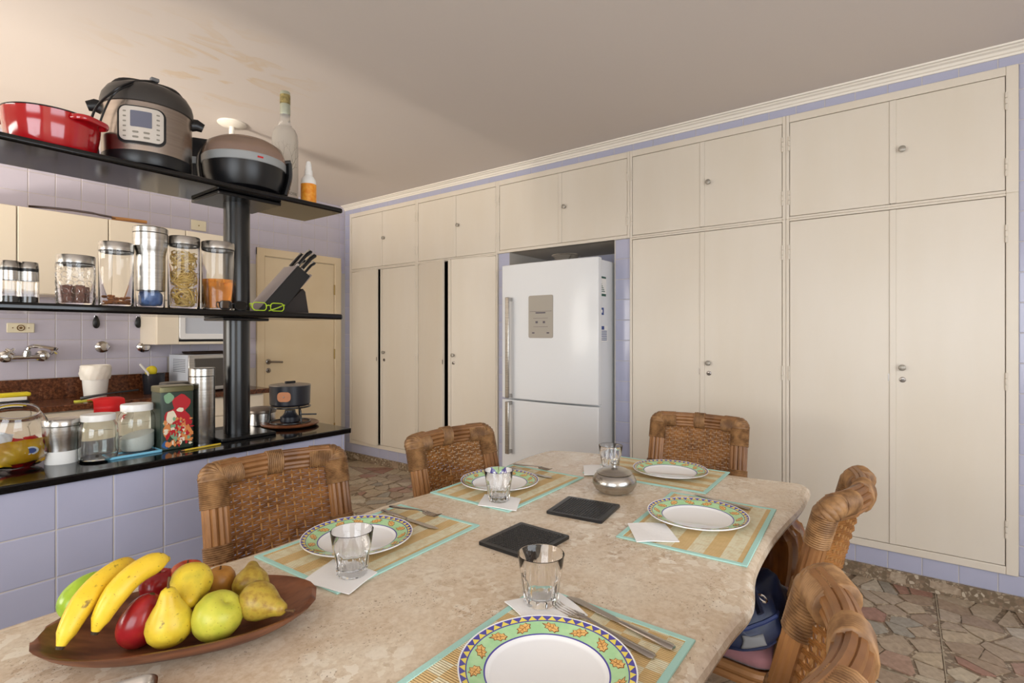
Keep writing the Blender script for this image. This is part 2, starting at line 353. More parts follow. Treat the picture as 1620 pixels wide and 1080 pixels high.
# ------------------------------------------------------------------ mesh building
class MB:
    def __init__(s): s.v = []; s.f = []; s.m = []
    def add(s, vs, fs, mi=0):
        o = len(s.v); s.v += [tuple(v) for v in vs]
        for f in fs: s.f.append(tuple(i+o for i in f)); s.m.append(mi)
        return s
    def box(s, a, b, mi=0, R=None, c=None):
        x0, y0, z0 = a; x1, y1, z1 = b
        vs = [Vector(p) for p in ((x0, y0, z0), (x1, y0, z0), (x1, y1, z0), (x0, y1, z0), (x0, y0, z1), (x1, y0, z1), (x1, y1, z1), (x0, y1, z1))]
        if R is not None:
            c = Vector(c) if c is not None else (Vector(a)+Vector(b))/2
            vs = [R @ (v-c)+c for v in vs]
        return s.add(vs, [(0, 3, 2, 1), (4, 5, 6, 7), (0, 1, 5, 4), (1, 2, 6, 5), (2, 3, 7, 6), (3, 0, 4, 7)], mi)
    def lathe(s, prof, n=28, c=(0, 0, 0), mi=0, sx=1.0, sy=1.0, rmod=None, mis=None):
        rings = []; vs = []; fs = []; ms = []
        for r, z in prof:
            if r < 1e-6:
                rings.append([len(vs)]); vs.append((c[0], c[1], c[2]+z))
            else:
                ring = []
                for i in range(n):
                    a = 2*PI*i/n; rr = r*(rmod(a, z) if rmod else 1)
                    ring.append(len(vs)); vs.append((c[0]+rr*math.cos(a)*sx, c[1]+rr*math.sin(a)*sy, c[2]+z))
                rings.append(ring)
        o = len(s.v); s.v += vs
        for j in range(len(rings)-1):
            A, B = rings[j], rings[j+1]; mm = mis[j] if mis else mi
            for i in range(n):
                k = (i+1) % n
                if len(A) == 1 and len(B) == 1: continue
                if len(A) == 1: f = (A[0], B[k], B[i])
                elif len(B) == 1: f = (A[i], A[k], B[0])
                else: f = (A[i], A[k], B[k], B[i])
                s.f.append(tuple(q+o for q in f)); s.m.append(mm)
        return s
    def tube(s, path, rad, n=8, mi=0, cap=True, flat=1.0, closed=False, rfun=None, up=None):
        P = [Vector(p) for p in path]; N = len(P)
        R = rad if isinstance(rad, (list, tuple)) else [rad]*N
        T = []
        for i in range(N):
            if closed: t = P[(i+1) % N]-P[(i-1) % N]
            else: t = P[min(i+1, N-1)]-P[max(i-1, 0)]
            T.append(t.normalized() if t.length > 1e-9 else Vector((0, 0, 1)))
        u = Vector(up) if up else (Vector((0, 0, 1)) if abs(T[0].z) < 0.9 else Vector((1, 0, 0)))
        vs = []; fs = []
        nx = u-T[0]*u.dot(T[0]); nx.normalize()
        for i in range(N):
            nx = nx-T[i]*nx.dot(T[i])
            if nx.length < 1e-6: nx = T[i].orthogonal()
            nx.normalize(); ny = T[i].cross(nx)
            for k in range(n):
                a = 2*PI*k/n; r = R[i]*(rfun(a) if rfun else 1)
                vs.append(P[i]+nx*(r*math.cos(a))+ny*(r*flat*math.sin(a)))
        L = N if closed else N-1
        for i in range(L):
            j = (i+1) % N
            for k in range(n):
                q = (k+1) % n
                fs.append((i*n+k, i*n+q, j*n+q, j*n+k))
        if cap and not closed:
            fs.append(tuple(range(n-1, -1, -1))); fs.append(tuple((N-1)*n+k for k in range(n)))
        return s.add(vs, fs, mi)
    def prism(s, poly, z0, z1, mi=0, fn=None):
        n = len(poly)
        vs = [(x, y, z0) for x, y in poly]+[(x, y, z1) for x, y in poly]
        if fn: vs = [fn(v) for v in vs]
        fs = [tuple(range(n-1, -1, -1)), tuple(range(n, 2*n))]+[(i, (i+1) % n, n+(i+1) % n, n+i) for i in range(n)]
        return s.add(vs, fs, mi)
    def sphere(s, c, r, nu=20, nv=12, mi=0, fn=None):
        r = r if isinstance(r, (tuple, list)) else (r, r, r)
        prof = [(math.sin(PI*j/nv), -math.cos(PI*j/nv)) for j in range(nv+1)]
        prof[0] = (0, -1); prof[-1] = (0, 1)
        t = MB().lathe(prof, nu)
        vs = []
        for v in t.v:
            p = Vector((v[0]*r[0], v[1]*r[1], v[2]*r[2]))
            if fn: p = Vector(fn(p))
            vs.append(p+Vector(c))
        return s.add(vs, t.f, mi)
    def xf(s, mat, start=0):
        for i in range(start, len(s.v)): s.v[i] = tuple(mat @ Vector(s.v[i]))
        return s
    def mesh(s, name, mats, smooth=35):
        me = bpy.data.meshes.new(name); me.from_pydata(s.v, [], s.f)
        for m in (mats if isinstance(mats, (list, tuple)) else [mats]):
            me.materials.append(MT[m] if isinstance(m, str) else m)
        me.polygons.foreach_set('material_index', s.m)
        bm = bmesh.new(); bm.from_mesh(me); bmesh.ops.recalc_face_normals(bm, faces=bm.faces); bm.to_mesh(me); bm.free()
        if smooth:
            me.polygons.foreach_set('use_smooth', [True]*len(me.polygons))
            me.set_sharp_from_angle(angle=math.radians(smooth))
        me.update(); return me
    def build(s, name, mats, parent=None, smooth=35, bevel=0.0, loc=None, seg=2, rot=None):
        o = bpy.data.objects.new(name, s.mesh(name, mats, smooth)); COL.objects.link(o)
        if parent: o.parent = parent
        if loc is not None: o.location = loc
        if rot is not None: o.rotation_euler = rot
        if bevel:
            md = o.modifiers.new('bevel', 'BEVEL'); md.width = bevel; md.segments = seg; md.limit_method = 'ANGLE'
            md.angle_limit = math.radians(40)
        return o
def box(a, b): return MB().box(a, b)
def tag(o, label=None, cat=None, group=None, kind=None):
    if label: o['label'] = label
    if cat: o['category'] = cat
    if group: o['group'] = group
    if kind: o['kind'] = kind
    return o
def thing(name, label, cat, loc=(0, 0, 0), rz=0.0, group=None):
    o = bpy.data.objects.new(name, None); COL.objects.link(o)
    o.empty_display_size = 0.05
    o.location = loc; o.rotation_euler = (0, 0, rz)
    return tag(o, label, cat, group)
def shell(name, loc=(0, 0, 0)):
    o = bpy.data.objects.new(name, None); COL.objects.link(o); o.location = loc
    return tag(o, kind='structure')
def inst(name, mesh, parent, loc=(0, 0, 0), rot=None, scale=None):
    o = bpy.data.objects.new(name, mesh); COL.objects.link(o); o.parent = parent; o.location = loc
    if rot is not None: o.rotation_euler = rot
    if scale is not None: o.scale = scale
    return o
def copy_tree(o, parent=None):
    c = o.copy(); COL.objects.link(c)
    if parent: c.parent = parent
    for ch in list(o.children): copy_tree(ch, c)
    return c
def dup(o, loc, rz, label, group=None):
    c = copy_tree(o); c.location = loc; c.rotation_euler = (0, 0, rz); c['label'] = label
    if group: c['group'] = group
    return c
def bez(a, b, c, n=8):
    a, b, c = Vector(a), Vector(b), Vector(c)
    return [(1-t)**2*a+2*t*(1-t)*b+t*t*c for t in [i/n for i in range(n+1)]]
def spline(pts, n=6):
    P = [Vector(p) for p in pts]; out = []
    for i in range(len(P)-1):
        p0 = P[max(i-1, 0)]; p1 = P[i]; p2 = P[i+1]; p3 = P[min(i+2, len(P)-1)]
        for k in range(n):
            t = k/n
            out.append(0.5*((2*p1)+(p2-p0)*t+(2*p0-5*p1+4*p2-p3)*t*t+(3*p1-p0-3*p2+p3)*t**3))
    out.append(P[-1]); return out
def rrect(w, h, r, n=5):
    pts = []
    for cx, cy, a0 in ((w/2-r, h/2-r, 0), (-w/2+r, h/2-r, PI/2), (-w/2+r, -h/2+r, PI), (w/2-r, -h/2+r, 1.5*PI)):
        for i in range(n+1):
            a = a0+PI/2*i/n; pts.append((cx+r*math.cos(a), cy+r*math.sin(a)))
    return pts
def rough_box(w, d, z0, z1, r, e=0.004):
    """box with rounded vertical edges and softened top and bottom rims, centred in x and y"""
    m = MB(); rings = [(1-e/max(w, d)*2, z0), (1, z0+e), (1, z1-e), (1-e/max(w, d)*2, z1)]
    base = rrect(w, d, r); n = len(base); vs = []; fs = []
    for k, z in rings: vs += [(x*k, y*k, z) for x, y in base]
    for j in range(3): fs += [(j*n+i, j*n+(i+1) % n, (j+1)*n+(i+1) % n, (j+1)*n+i) for i in range(n)]
    fs += [tuple(range(n-1, -1, -1)), tuple(3*n+i for i in range(n))]
    return m.add(vs, fs)
# ================================================================== ROOM SHELL
WX, WY, CZ = 3.56, 5.0, 2.80       # cabinet wall, sink wall, ceiling
BX, BY = -2.6, -2.2                # walls behind the camera
TILE_T = 0.008

def tile_mesh(w, h, name='tile'):
    """glazed tile lying in local xy, front towards +z, bevelled front edge"""
    g = 0.0015; b = 0.003; w2, h2 = w/2-g, h/2-g
    vs = [(-w2, -h2, 0), (w2, -h2, 0), (w2, h2, 0), (-w2, h2, 0),
          (-w2, -h2, TILE_T-0.0015), (w2, -h2, TILE_T-0.0015), (w2, h2, TILE_T-0.0015), (-w2, h2, TILE_T-0.0015),
          (-w2+b, -h2+b, TILE_T), (w2-b, -h2+b, TILE_T), (w2-b, h2-b, TILE_T), (-w2+b, h2-b, TILE_T)]
    fs = []
    for o in (0, 4):
        fs += [(o+i, o+(i+1) % 4, o+4+(i+1) % 4, o+4+i) for i in range(4)]
    fs.append((8, 9, 10, 11))
    return MB().add(vs, fs)
TILE_CACHE = {}
def put_tile(parent, u0, u1, v0, v1, place, mat='lilac'):
    if u1-u0 < 0.012 or v1-v0 < 0.012: return
    key = (round(u1-u0, 3), round(v1-v0, 3), mat)
    if key not in TILE_CACHE: TILE_CACHE[key] = tile_mesh(key[0], key[1]).mesh('tile', mat, smooth=0)
    loc, rot = place((u0+u1)/2, (v0+v1)/2)
    rot = (rot[0]+random.uniform(-.002, .002), rot[1]+random.uniform(-.002, .002), rot[2])
    inst('tile', TILE_CACHE[key], parent, loc, rot)
def cuts(a, b, off, step):
    k = math.floor((a-off)/step)+1; out = [a]
    while off+k*step < b-1e-6:
        if off+k*step > a+1e-6: out.append(off+k*step)
        k += 1
    return out+[b]
def tile_field(parent, u0, u1, v0, v1, uoff, voff, place, holes=(), mat='lilac', su=0.15, sv=0.15):
    U = cuts(u0, u1, uoff, su); V = cuts(v0, v1, voff, sv)
    for i in range(len(U)-1):
        for j in range(len(V)-1):
            a, b, c, d = U[i], U[i+1], V[j], V[j+1]
            skip = False
            for (ha, hb, hc, hd) in holes:
                if a >= hb-1e-6 or b <= ha+1e-6 or c >= hd-1e-6 or d <= hc+1e-6: continue
                if a >= ha-1e-6 and b <= hb+1e-6 and c >= hc-1e-6 and d <= hd+1e-6: skip = True; break
                if c >= hc-1e-6 and d <= hd+1e-6:          # cut in u
                    if a < ha: b = min(b, ha)
                    else: a = max(a, hb)
                elif a >= ha-1e-6 and b <= hb+1e-6:        # cut in v
                    if c < hc: d = min(d, hc)
                    else: c = max(c, hd)
            if not skip: put_tile(parent, a, b, c, d, place, mat)
# ---- placing functions: wall coordinate (u, v) -> location, rotation (front of tile into the room)
def on_sink_wall(u, v): return (u, WY+TILE_T, v), (PI/2, 0, 0)                # faces -Y
def on_cab_wall(u, v): return (WX+TILE_T, u, v), (PI/2, 0, -PI/2)             # faces -X

# ---- floor: crazy paving of marble pieces set in an aggregate bed
floor = MB().box((BX-.1, BY-.1, -0.10), (4.3, WY+.1, -0.004)).build('floor', 'chips', smooth=0); tag(floor, kind='structure')
def clip(poly, px, py, nx, ny):
    """keep the side where (p-P).n <= 0"""
    out = []; n = len(poly)
    for i in range(n):
        a, b = poly[i], poly[(i+1) % n]
        da = (a[0]-px)*nx+(a[1]-py)*ny; db = (b[0]-px)*nx+(b[1]-py)*ny
        if da <= 0: out.append(a)
        if (da < 0) != (db < 0) and abs(da-db) > 1e-12:
            t = da/(da-db); out.append((a[0]+(b[0]-a[0])*t, a[1]+(b[1]-a[1])*t))
    return out
rs = random.Random(3)
fx0, fx1, fy0, fy1 = 0.9, WX-0.012, -1.2, 4.4
seeds = []
cell = 0.118
nx_, ny_ = int((fx1-fx0)/cell), int((fy1-fy0)/cell)
grid = {}
for i in range(nx_+1):
    for j in range(ny_+1):
        p = (fx0+(i+rs.uniform(0.02, 0.98))*cell, fy0+(j+rs.uniform(0.02, 0.98))*cell)
        if p[0] < fx1 and p[1] < fy1: grid.setdefault((i, j), []).append(p)
PAN = 0.98; OFFX, OFFY = 2.62-2*PAN, -0.14-2*PAN
stone_polys = []
for (i, j), ps in grid.items():
    for p in ps:
        kx = math.floor((p[0]-OFFX)/PAN); ky = math.floor((p[1]-OFFY)/PAN)
        x0 = max(OFFX+kx*PAN+.006, fx0); x1 = min(OFFX+(kx+1)*PAN-.006, fx1)
        y0 = OFFY+ky*PAN+.006; y1 = OFFY+(ky+1)*PAN-.006
        ang = rs.uniform(0, PI)
        poly = [(x0, y0), (x1, y0), (x1, y1), (x0, y1)]
        for di in range(-2, 3):
            for dj in range(-2, 3):
                for q in grid.get((i+di, j+dj), []):
                    if q is p: continue
                    dx, dy = q[0]-p[0], q[1]-p[1]
                    L = math.hypot(dx, dy)
                    if L < 1e-6: continue
                    gap = rs.choice((.002, .003, .005, .008, .014))*rs.uniform(.7, 1.5)
                    nxv, nyv = dx/L, dy/L
                    poly = clip(poly, p[0]+dx/2-nxv*gap, p[1]+dy/2-nyv*gap, nxv, nyv)
                    if len(poly) < 3: break
                if len(poly) < 3: break
            if len(poly) < 3: break
        if len(poly) < 3: continue
        ar = 0.5*abs(sum(poly[k][0]*poly[(k+1) % len(poly)][1]-poly[(k+1) % len(poly)][0]*poly[k][1] for k in range(len(poly))))
        if ar < 0.0016: continue
        stone_polys.append((p, poly, ar))
def project(x, y, z):
    d = FX*x+FY*y; r = FY*x-FX*y
    return (810+FOC*r/d, 530+FOC*(EYE-z)/d, d) if d > 0.05 else (9999, 9999, 9999)
shown = []; rest = MB()
for p, poly, ar in stone_polys:
    u, v, d = project(p[0], p[1], 0)
    vis = (-60 < u < 1690 and v < 1120) and ((u > 1150 and v > 830) or (540 < u < 720 and 690 < v < 880))
    (shown if vis else []).append((ar/d**3, p, poly))
    if not vis: rest.prism(poly, -0.0045, 0.0)
shown.sort(key=lambda t: -t[0])
for k, (_, p, poly) in enumerate(shown):
    if k < 296:
        MB().prism([(x-p[0], y-p[1]) for x, y in poly], -0.0045, 0.0006).build('stone', 'stone', floor, smooth=0, loc=(p[0], p[1], 0))
    else:
        rest.prism(poly, -0.0045, 0.0)
tag(rest.build('paving_stones', 'stone', floor, smooth=0), kind='stuff')
jl = MB()
k = 0
while OFFX+k*PAN < WX:
    if OFFX+k*PAN > fx0: jl.box((OFFX+k*PAN-.002, fy0, -.0045), (OFFX+k*PAN+.002, fy1, 0.0004))
    k += 1
k = 0
while OFFY+k*PAN < fy1:
    if OFFY+k*PAN > fy0: jl.box((fx0, OFFY+k*PAN-.002, -.0045), (WX-.012, OFFY+k*PAN+.002, 0.0004))
    k += 1
jl.build('joint_strip', M('pale joint strip', '#a89a84', 0.6), floor, smooth=0)

# ---- ceiling and the walls
ceil = MB().box((BX-.1, BY-.1, CZ), (4.3, WY+.1, CZ+.1)).build('ceiling', 'ceiling', smooth=0); tag(ceil, kind='structure')
wl = MB().box((BX-.1, WY+.0020, 0), (4.3, WY+.14, CZ)).build('wall_left', 'grout', smooth=0); tag(wl, kind='structure')

def yR(px): return at_x(px, 530, WX-0.015).y
YB = [yR(p) for p in (553, 659, 787, 996, 1243, 1612)]      # unit borders, far to near
YM = [yR(p) for p in (602, 718, 884, 1108, 1408)]           # meeting edges
ZB, ZS, ZT = 0.176, 2.070, 2.700
NI_L, NI_R = at_x(806, 530, WX).y, at_x(972, 530, WX).y      # fridge niche edges
wr = MB()
X0, X1 = WX+.0020, WX+.11
wr.box((X0, BY-.1, ZT-.02), (X1, WY+.1, CZ))                 # above the cabinets
wr.box((X0, BY-.1, 0), (X1, WY+.1, ZB+.02))                  # below
wr.box((X0, YB[0]-.02, ZB), (X1, WY+.1, ZT))                 # far strip
wr.box((X0, BY-.1, ZB), (X1, YB[5]+.02, ZT))                 # near strip
wr.box((X0+.0002, NI_L+.001, ZB), (X0+.10, YB[2]+.001, ZS))             # strips beside the niche
wr.box((X0+.0002, YB[3]-.001, ZB), (X0+.10, NI_R-.001, ZS))
wr.box((X0, NI_L, 0), (X0+.62, NI_L+.05, ZS+.02)); wr.box((X0, NI_R-.05, 0), (X0+.62, NI_R, ZS+.02))
wr.box((X0+.60, NI_R, 0), (X0+.66, NI_L, ZS+.02)); wr.box((X0, NI_R, ZS), (X0+.62, NI_L, ZS+.03))
wr = wr.build('wall_right', 'grout', smooth=0); tag(wr, kind='structure')
TY = 0.066
tile_field(wr, -1.2, WY, 2.702, 2.752, TY, 2.80, on_cab_wall, su=.15)
tile_field(wr, -1.2, WY, 0.076, ZB, TY, 0.076, on_cab_wall)
tile_field(wr, YB[0]+.001, WY-.001, ZB, 2.702, YB[0]-.03, ZB, on_cab_wall)
tile_field(wr, -1.2, YB[5]-.001, ZB, 2.702, TY, ZB, on_cab_wall)
tile_field(wr, NI_L, YB[2]-.001, ZB, ZS, NI_L-.02, ZB-.05, on_cab_wall)
tile_field(wr, YB[3]+.001, NI_R, ZB, ZS, YB[3]-.03, ZB-.05, on_cab_wall)
# back of the niche, tiled, mostly behind the fridge
tile_field(wr, NI_R, NI_L, 1.90, ZS, TY, ZB-.05, lambda u, v: ((X0+.606, u, v), (PI/2, 0, -PI/2)))

wb = MB()                                                     # wall behind the camera with two window openings
for (y0, y1, z0, z1) in ((BY-.1, -1.65, 0, CZ), (0.95, 2.45, 0, CZ), (4.65, WY+.1, 0, CZ), (-1.65, .95, 0, .65), (-1.65, .95, 2.35, CZ), (2.45, 4.65, 0, 1.02), (2.45, 4.65, 2.22, CZ)):
    wb.box((BX-.12, y0, z0), (BX, y1, z1))
tag(wb.build('wall_back', 'wallplain', smooth=0), kind='structure')
wf = MB()
for (x0, x1, z0, z1) in ((BX-.1, -.6, 0, CZ), (1.8, 4.3, 0, CZ), (-.6, 1.8, 0, .75), (-.6, 1.8, 2.25, CZ)):
    wf.box((x0, BY-.12, z0), (x1, BY, z1))
tag(wf.build('wall_front', 'wallplain', smooth=0), kind='structure')
def window(name, p0, p1, axis):
    m = MB(); (a0, z0), (a1, z1) = p0, p1; t = .045
    segs = [(a0, z0, a0+t, z1), (a1-t, z0, a1, z1), (a0, z0, a1, z0+t), (a0, z1-t, a1, z1), ((a0+a1)/2-.02, z0, (a0+a1)/2+.02, z1)]
    for (u0, v0, u1, v1) in segs:
        if axis == 'x': m.box((BX-.09, u0, v0), (BX-.04, u1, v1))
        else: m.box((u0, BY-.09, v0), (u1, BY-.04, v1))
    tag(m.build(name, 'white_trim', smooth=0), kind='structure')
window('window_1', (2.45, 1.02), (4.65, 2.22), 'x')
window('window_2', (-1.65, .65), (.95, 2.35), 'x')
window('window_3', (-.6, .75), (1.8, 2.25), 'y')

# ---- crown moulding and terrazzo skirting of the cabinet wall
prof = [(0, 0), (-.010, 0), (-.012, .010), (-.020, .014), (-.026, .026), (-.040, .032), (-.044, .038), (-.058, .040), (-.060, .048), (0, .048)]
tr = MB(); n = len(prof)
vs = [(WX+TILE_T+dx, y, 2.752+dz) for y in (-2.19, WY+TILE_T) for dx, dz in prof]
tr.add(vs, [(i, (i+1) % n, n+(i+1) % n, n+i) for i in range(n)]+[tuple(range(n)), tuple(range(2*n-1, n-1, -1))])
tag(tr.build('trim_1', 'white_trim', smooth=30), kind='structure')
bb = MB().box((WX-.012, -2.19, 0.0), (WX+TILE_T, WY, 0.076)).build('baseboard_right', 'chips', smooth=0); tag(bb, kind='structure')
rs2 = random.Random(11); y = -0.6
while y < 4.9:
    wdt = rs2.uniform(.05, .13); h0 = rs2.uniform(.004, .02); h1 = rs2.uniform(.05, .072)
    if rs2.random() < .62:
        poly = [(y+rs2.uniform(0, .02), h0), (y+wdt*.6, h0+rs2.uniform(-.002, .006)), (y+wdt, h0+rs2.uniform(0, .02)), (y+wdt-rs2.uniform(0, .02), h1-rs2.uniform(0, .01)), (y+wdt*.4, h1), (y+rs2.uniform(0, .015), h1-.012)]
        c = (y+wdt/2, .04)
        MB().prism([(a-c[0], b-c[1]) for a, b in poly], -.001, .0022, fn=lambda v: (-v[2], v[0], v[1])).build('stone', 'stone', bb, smooth=0, loc=(WX-.012, c[0], c[1]))
    y += wdt+rs2.uniform(.08, .34)

# ---- sink wall tiles (leaving the pieces hidden behind door and cabinets out)
sx0 = at_y(44.4, 530, WY).x
DX0, DX1, DZ = at_y(405, 530, WY).x, at_y(540.5, 530, WY).x, 2.215
holes = [(DX0, DX1, 0, DZ), (-1, 1.72, 1.66, 2.20), (1.7, 2.36, 1.30, 2.20), (1.80, 2.30, .9, 1.20)]
tile_field(wl, 0.45, WX, 2.05, CZ-.001, sx0, 2.235-.15*2+.0, on_sink_wall, holes, 'lilac_pale', su=.1515)
tile_field(wl, 0.45, 2.62, 1.05, 1.68, sx0, 1.03, on_sink_wall, holes, 'lilac_pale', su=.1515)

# ---- door in the sink wall
door = shell('door_1', (DX0, WY, 0))
dw = DX1-DX0-.02
f = MB(); fw = .075
f.box((0, -.022, 0), (fw, .012, DZ)); f.box((dw-fw, -.022, 0), (dw, .012, DZ)); f.box((0, -.0215, DZ-fw), (dw, .0125, DZ))
f.box((fw-.012, -.014, 0), (fw+.004, .012, DZ-fw+.01)); f.box((dw-fw-.004, -.014, 0), (dw-fw+.012, .012, DZ-fw+.01)); f.box((fw, -.0135, DZ-fw-.004), (dw-fw, .012, DZ-fw+.012))
f.build('door_frame', 'cream_door', door, bevel=.004)
lf = MB().box((fw+.008, -.006, .012), (dw-fw-.008, .011, DZ-fw-.008)).build('door_leaf', 'cream_door', door, bevel=.002)
hp = at_y(424, 572, WY)
h = MB(); hx, hz = hp.x-DX0, hp.z
h.lathe([(0, 0), (.026, 0), (.026, .006), (.018, .010), (0, .010)], 16); h.xf(Matrix.Translation((hx, -.006, hz)) @ Matrix.Rotation(PI/2, 4, 'X'))
h.tube(spline([(hx, -.01, hz), (hx, -.05, hz), (hx+.02, -.058, hz), (hx+.12, -.055, hz-.006)], 5), [.011]*6+[.010]*10, 8)
h.build('door_handle', 'steel_dark', lf)
kp = MB().lathe([(0, 0), (.024, 0), (.024, .004), (.02, .006), (0, .006)], 16).xf(Matrix.Translation((hx, -.006, hz-.085)) @ Matrix.Rotation(PI/2, 4, 'X'))
kp.box((hx-.004, -.0135, hz-.097), (hx+.004, -.0122, hz-.075), 1)
kp.build('keyhole_plate', ['steel_dark', 'slot'], lf)
for z in (.35, 1.16, 1.86):
    MB().tube([(dw-fw-.006, -.014, z-.055), (dw-fw-.006, -.014, z+.055)], .008, 8).build('hinge', 'brass', door)

# ================================================================== BUILT-IN CABINETS
CX = WX-0.015      # front plane of the face frames
def cab_unit(name, label, yl, yr, z0, z1, ym, el, er, eb, et, knobs, locks, hingez, rot=(0, 0), group=None, depth=.50):
    """yl > yr; el .. et: widths of the frame members"""
    t = thing(name, label, 'cabinet', (CX, (yl+yr)/2, z0), 0, group)
    cy = (yl+yr)/2; H = z1-z0; a, b = yl-cy, yr-cy
    f = MB(); e = .0004
    f.box((0, a-el, 0), (.04, a-e, H)); f.box((0, b+e, 0), (.04, b+er, H))
    f.box((.0003, b+er, 0), (.0395, a-el, eb)); f.box((.0003, b+er, H-et), (.0395, a-el, H-e))
    f.build('face_frame', 'cream', t, bevel=.003)
    c = MB()
    c.box((.041, a-.02, 0.002), (depth, a-.002, H-.002)); c.box((.041, b+.002, 0.002), (depth, b+.02, H-.002))
    c.box((.041, b+.02, .002), (depth, a-.02, .02)); c.box((.041, b+.02, H-.02), (depth, a-.02, H-.002)); c.box((depth-.015, b+.02, .02), (depth-.001, a-.02, H-.02))
    c.build('carcass', 'dark', t, smooth=0)
    m = ym-cy; gap = .0025
    yL0, yL1 = a-el-gap, m+.0015; yR0, yR1 = b+er+gap, m-.0015
    for side, (h, e2), ang in ((0, (yL0, yL1), rot[0]), (1, (yR0, yR1), rot[1])):
        w_ = e2-h; sgn = 1 if w_ > 0 else -1
        d = MB(); z_0, z_1 = eb+gap, H-et-gap
        d.box((0, 0, z_0), (.022, w_, z_1))
        do = d.build('door', 'cream', t, loc=(.003, h, 0), rot=(0, 0, ang), bevel=.0025)
        if side == 1:
            s = MB().box((-.006, w_-.026*sgn, z_0+.001), (-.0002, w_+.004*sgn, z_1-.001)).build('meeting_strip', 'cream', do, bevel=.002)
            for kz in knobs:
                k = MB().lathe([(0, 0), (.012, 0), (.009, .006), (.010, .012), (.017, .018), (.017, .024), (.012, .027), (0, .028)], 18)
                k.xf(Matrix.Translation((0, w_-.052*sgn, kz-z0)) @ Matrix.Rotation(-PI/2, 4, 'Y'))
                k.build('knob', 'knob_metal', do)
            for kz in locks:
                k = MB().lathe([(0, 0), (.015, 0), (.014, .005), (.011, .006), (0, .006)], 18).box((-.002, -.007, .006), (.002, .007, .0068), 1)
                k.xf(Matrix.Translation((0, w_-.054*sgn, kz-z0)) @ Matrix.Rotation(-PI/2, 4, 'Y'))
                k.build('lock', ['steel_dark', 'slot'], do)
        elif locks:
            MB().box((-.001, w_+.004*-sgn*-1, locks[0]-z0-.01), (.001, w_-.008*sgn, locks[0]-z0+.03)).build('strike_plate', 'steel_dark', do)
        for hz in hingez:
            z = z_0+(z_1-z_0)*hz; g = MB(); L = .045
            for q in range(3):
                g.tube([(-.005, -.004*sgn, z-L+q*L*.667), (-.005, -.004*sgn, z-L+(q+1)*L*.667-.003)], .0055, 8)
            g.build('hinge', 'cream', do)
    return t
mb = .019
kz = lambda px, py: at_x(px, py, CX).z
up = dict(hingez=(.2, .78)); lo = dict(hingez=(.1, .5, .9))
edge_far, edge_near = .030, .047
cab_unit('wall_cupboard', 'small cream double-door cupboard in the top row, nearest the beige door', YB[0], YB[1], ZS, ZT, YM[0], edge_far, mb, .014, .045, [kz(604, 377)], [], **up, group='top row of cupboards')
cab_unit('wall_cupboard', 'cream double-door top cupboard left of the one over the fridge', YB[1], YB[2], ZS, ZT, YM[1], mb, mb, .014, .045, [kz(720, 357)], [], **up, group='top row of cupboards')
cab_unit('wall_cupboard', 'cream double-door cupboard directly above the white fridge', YB[2], YB[3], ZS, ZT, YM[2], mb, mb, .024, .045, [kz(888, 328)], [], **up, group='top row of cupboards')
cab_unit('wall_cupboard', 'cream double-door top cupboard just right of the fridge, above a tall closet', YB[3], YB[4], ZS, ZT, YM[3], mb, mb, .014, .045, [kz(1117, 289)], [], **up, group='top row of cupboards')
cab_unit('wall_cupboard', 'widest cream top cupboard, at the right end of the row', YB[4], YB[5], ZS, ZT, YM[4], mb, edge_near, .014, .045, [kz(1419, 238)], [], **up, group='top row of cupboards')
R_ = math.radians
cab_unit('tall_closet', 'tall cream closet at the far end with its left door slightly ajar', YB[0], YB[1], ZB, ZS, YM[0], edge_far, mb, .040, .014, [kz(605, 557)], [kz(605, 569)], **lo, rot=(R_(-6), 0), group='tall closets')
cab_unit('tall_closet', 'tall cream closet left of the fridge with both doors ajar and a dark gap', YB[1], YB[2], ZB, ZS, YM[1], mb, mb, .040, .014, [kz(711, 561)], [kz(711, 573)], **lo, rot=(R_(-16), R_(9.5)), group='tall closets')
cab_unit('tall_closet', 'tall closed cream closet right of the fridge, behind the far dining chair', YB[3], YB[4], ZB, ZS, YM[3], mb, mb, .040, .014, [kz(1116, 574)], [kz(1116, 590)], **lo, group='tall closets')
cab_unit('tall_closet', 'widest tall closed cream closet, at the right end of the wall', YB[4], YB[5], ZB, ZS, YM[4], mb, edge_near, .040, .014, [kz(1420, 581)], [kz(1417, 600)], **lo, group='tall closets')

# ================================================================== FRIDGE
fX = 3.32; fR, fL = at_x(945, 530, fX).y, at_x(792, 530, fX).y
fw_ = fL-fR; fH = 1.925; fS = 0.857
fr = thing('refrigerator', 'white two-door refrigerator with bottom freezer standing in the wall niche', 'refrigerator', (fX, (fL+fR)/2, 0))
hw = fw_/2
body = MB().box((.075, -hw+.012, .03), (.72, hw-.02, fH-.012)).build('body', MT['fridge'], fr, bevel=.006)
MB().box((.10, -hw+.05, 0), (.68, hw-.05, .03)).build('plinth', 'dark_grey', fr)
def bowed(z0, z1, name):
    m = MB(); n = 16; vs = []; fs = []
    for z in (z0, z1):
        for i in range(n+1):
            u = -1+2*i/n; vs.append((.022*(abs(u)**2.6)-.004, u*hw, z))
        vs += [(.070, hw, z), (.070, -hw, z)]
    k = n+3
    fs = [(i, (i+1) % k, k+(i+1) % k, k+i) for i in range(k)]+[tuple(range(k-1, -1, -1)), tuple(range(k, 2*k))]
    m.add(vs, fs); return m.build(name, 'fridge', fr, bevel=.006, smooth=30)
d1 = bowed(fS+.006, fH, 'door'); d2 = bowed(.06, fS-.006, 'door')
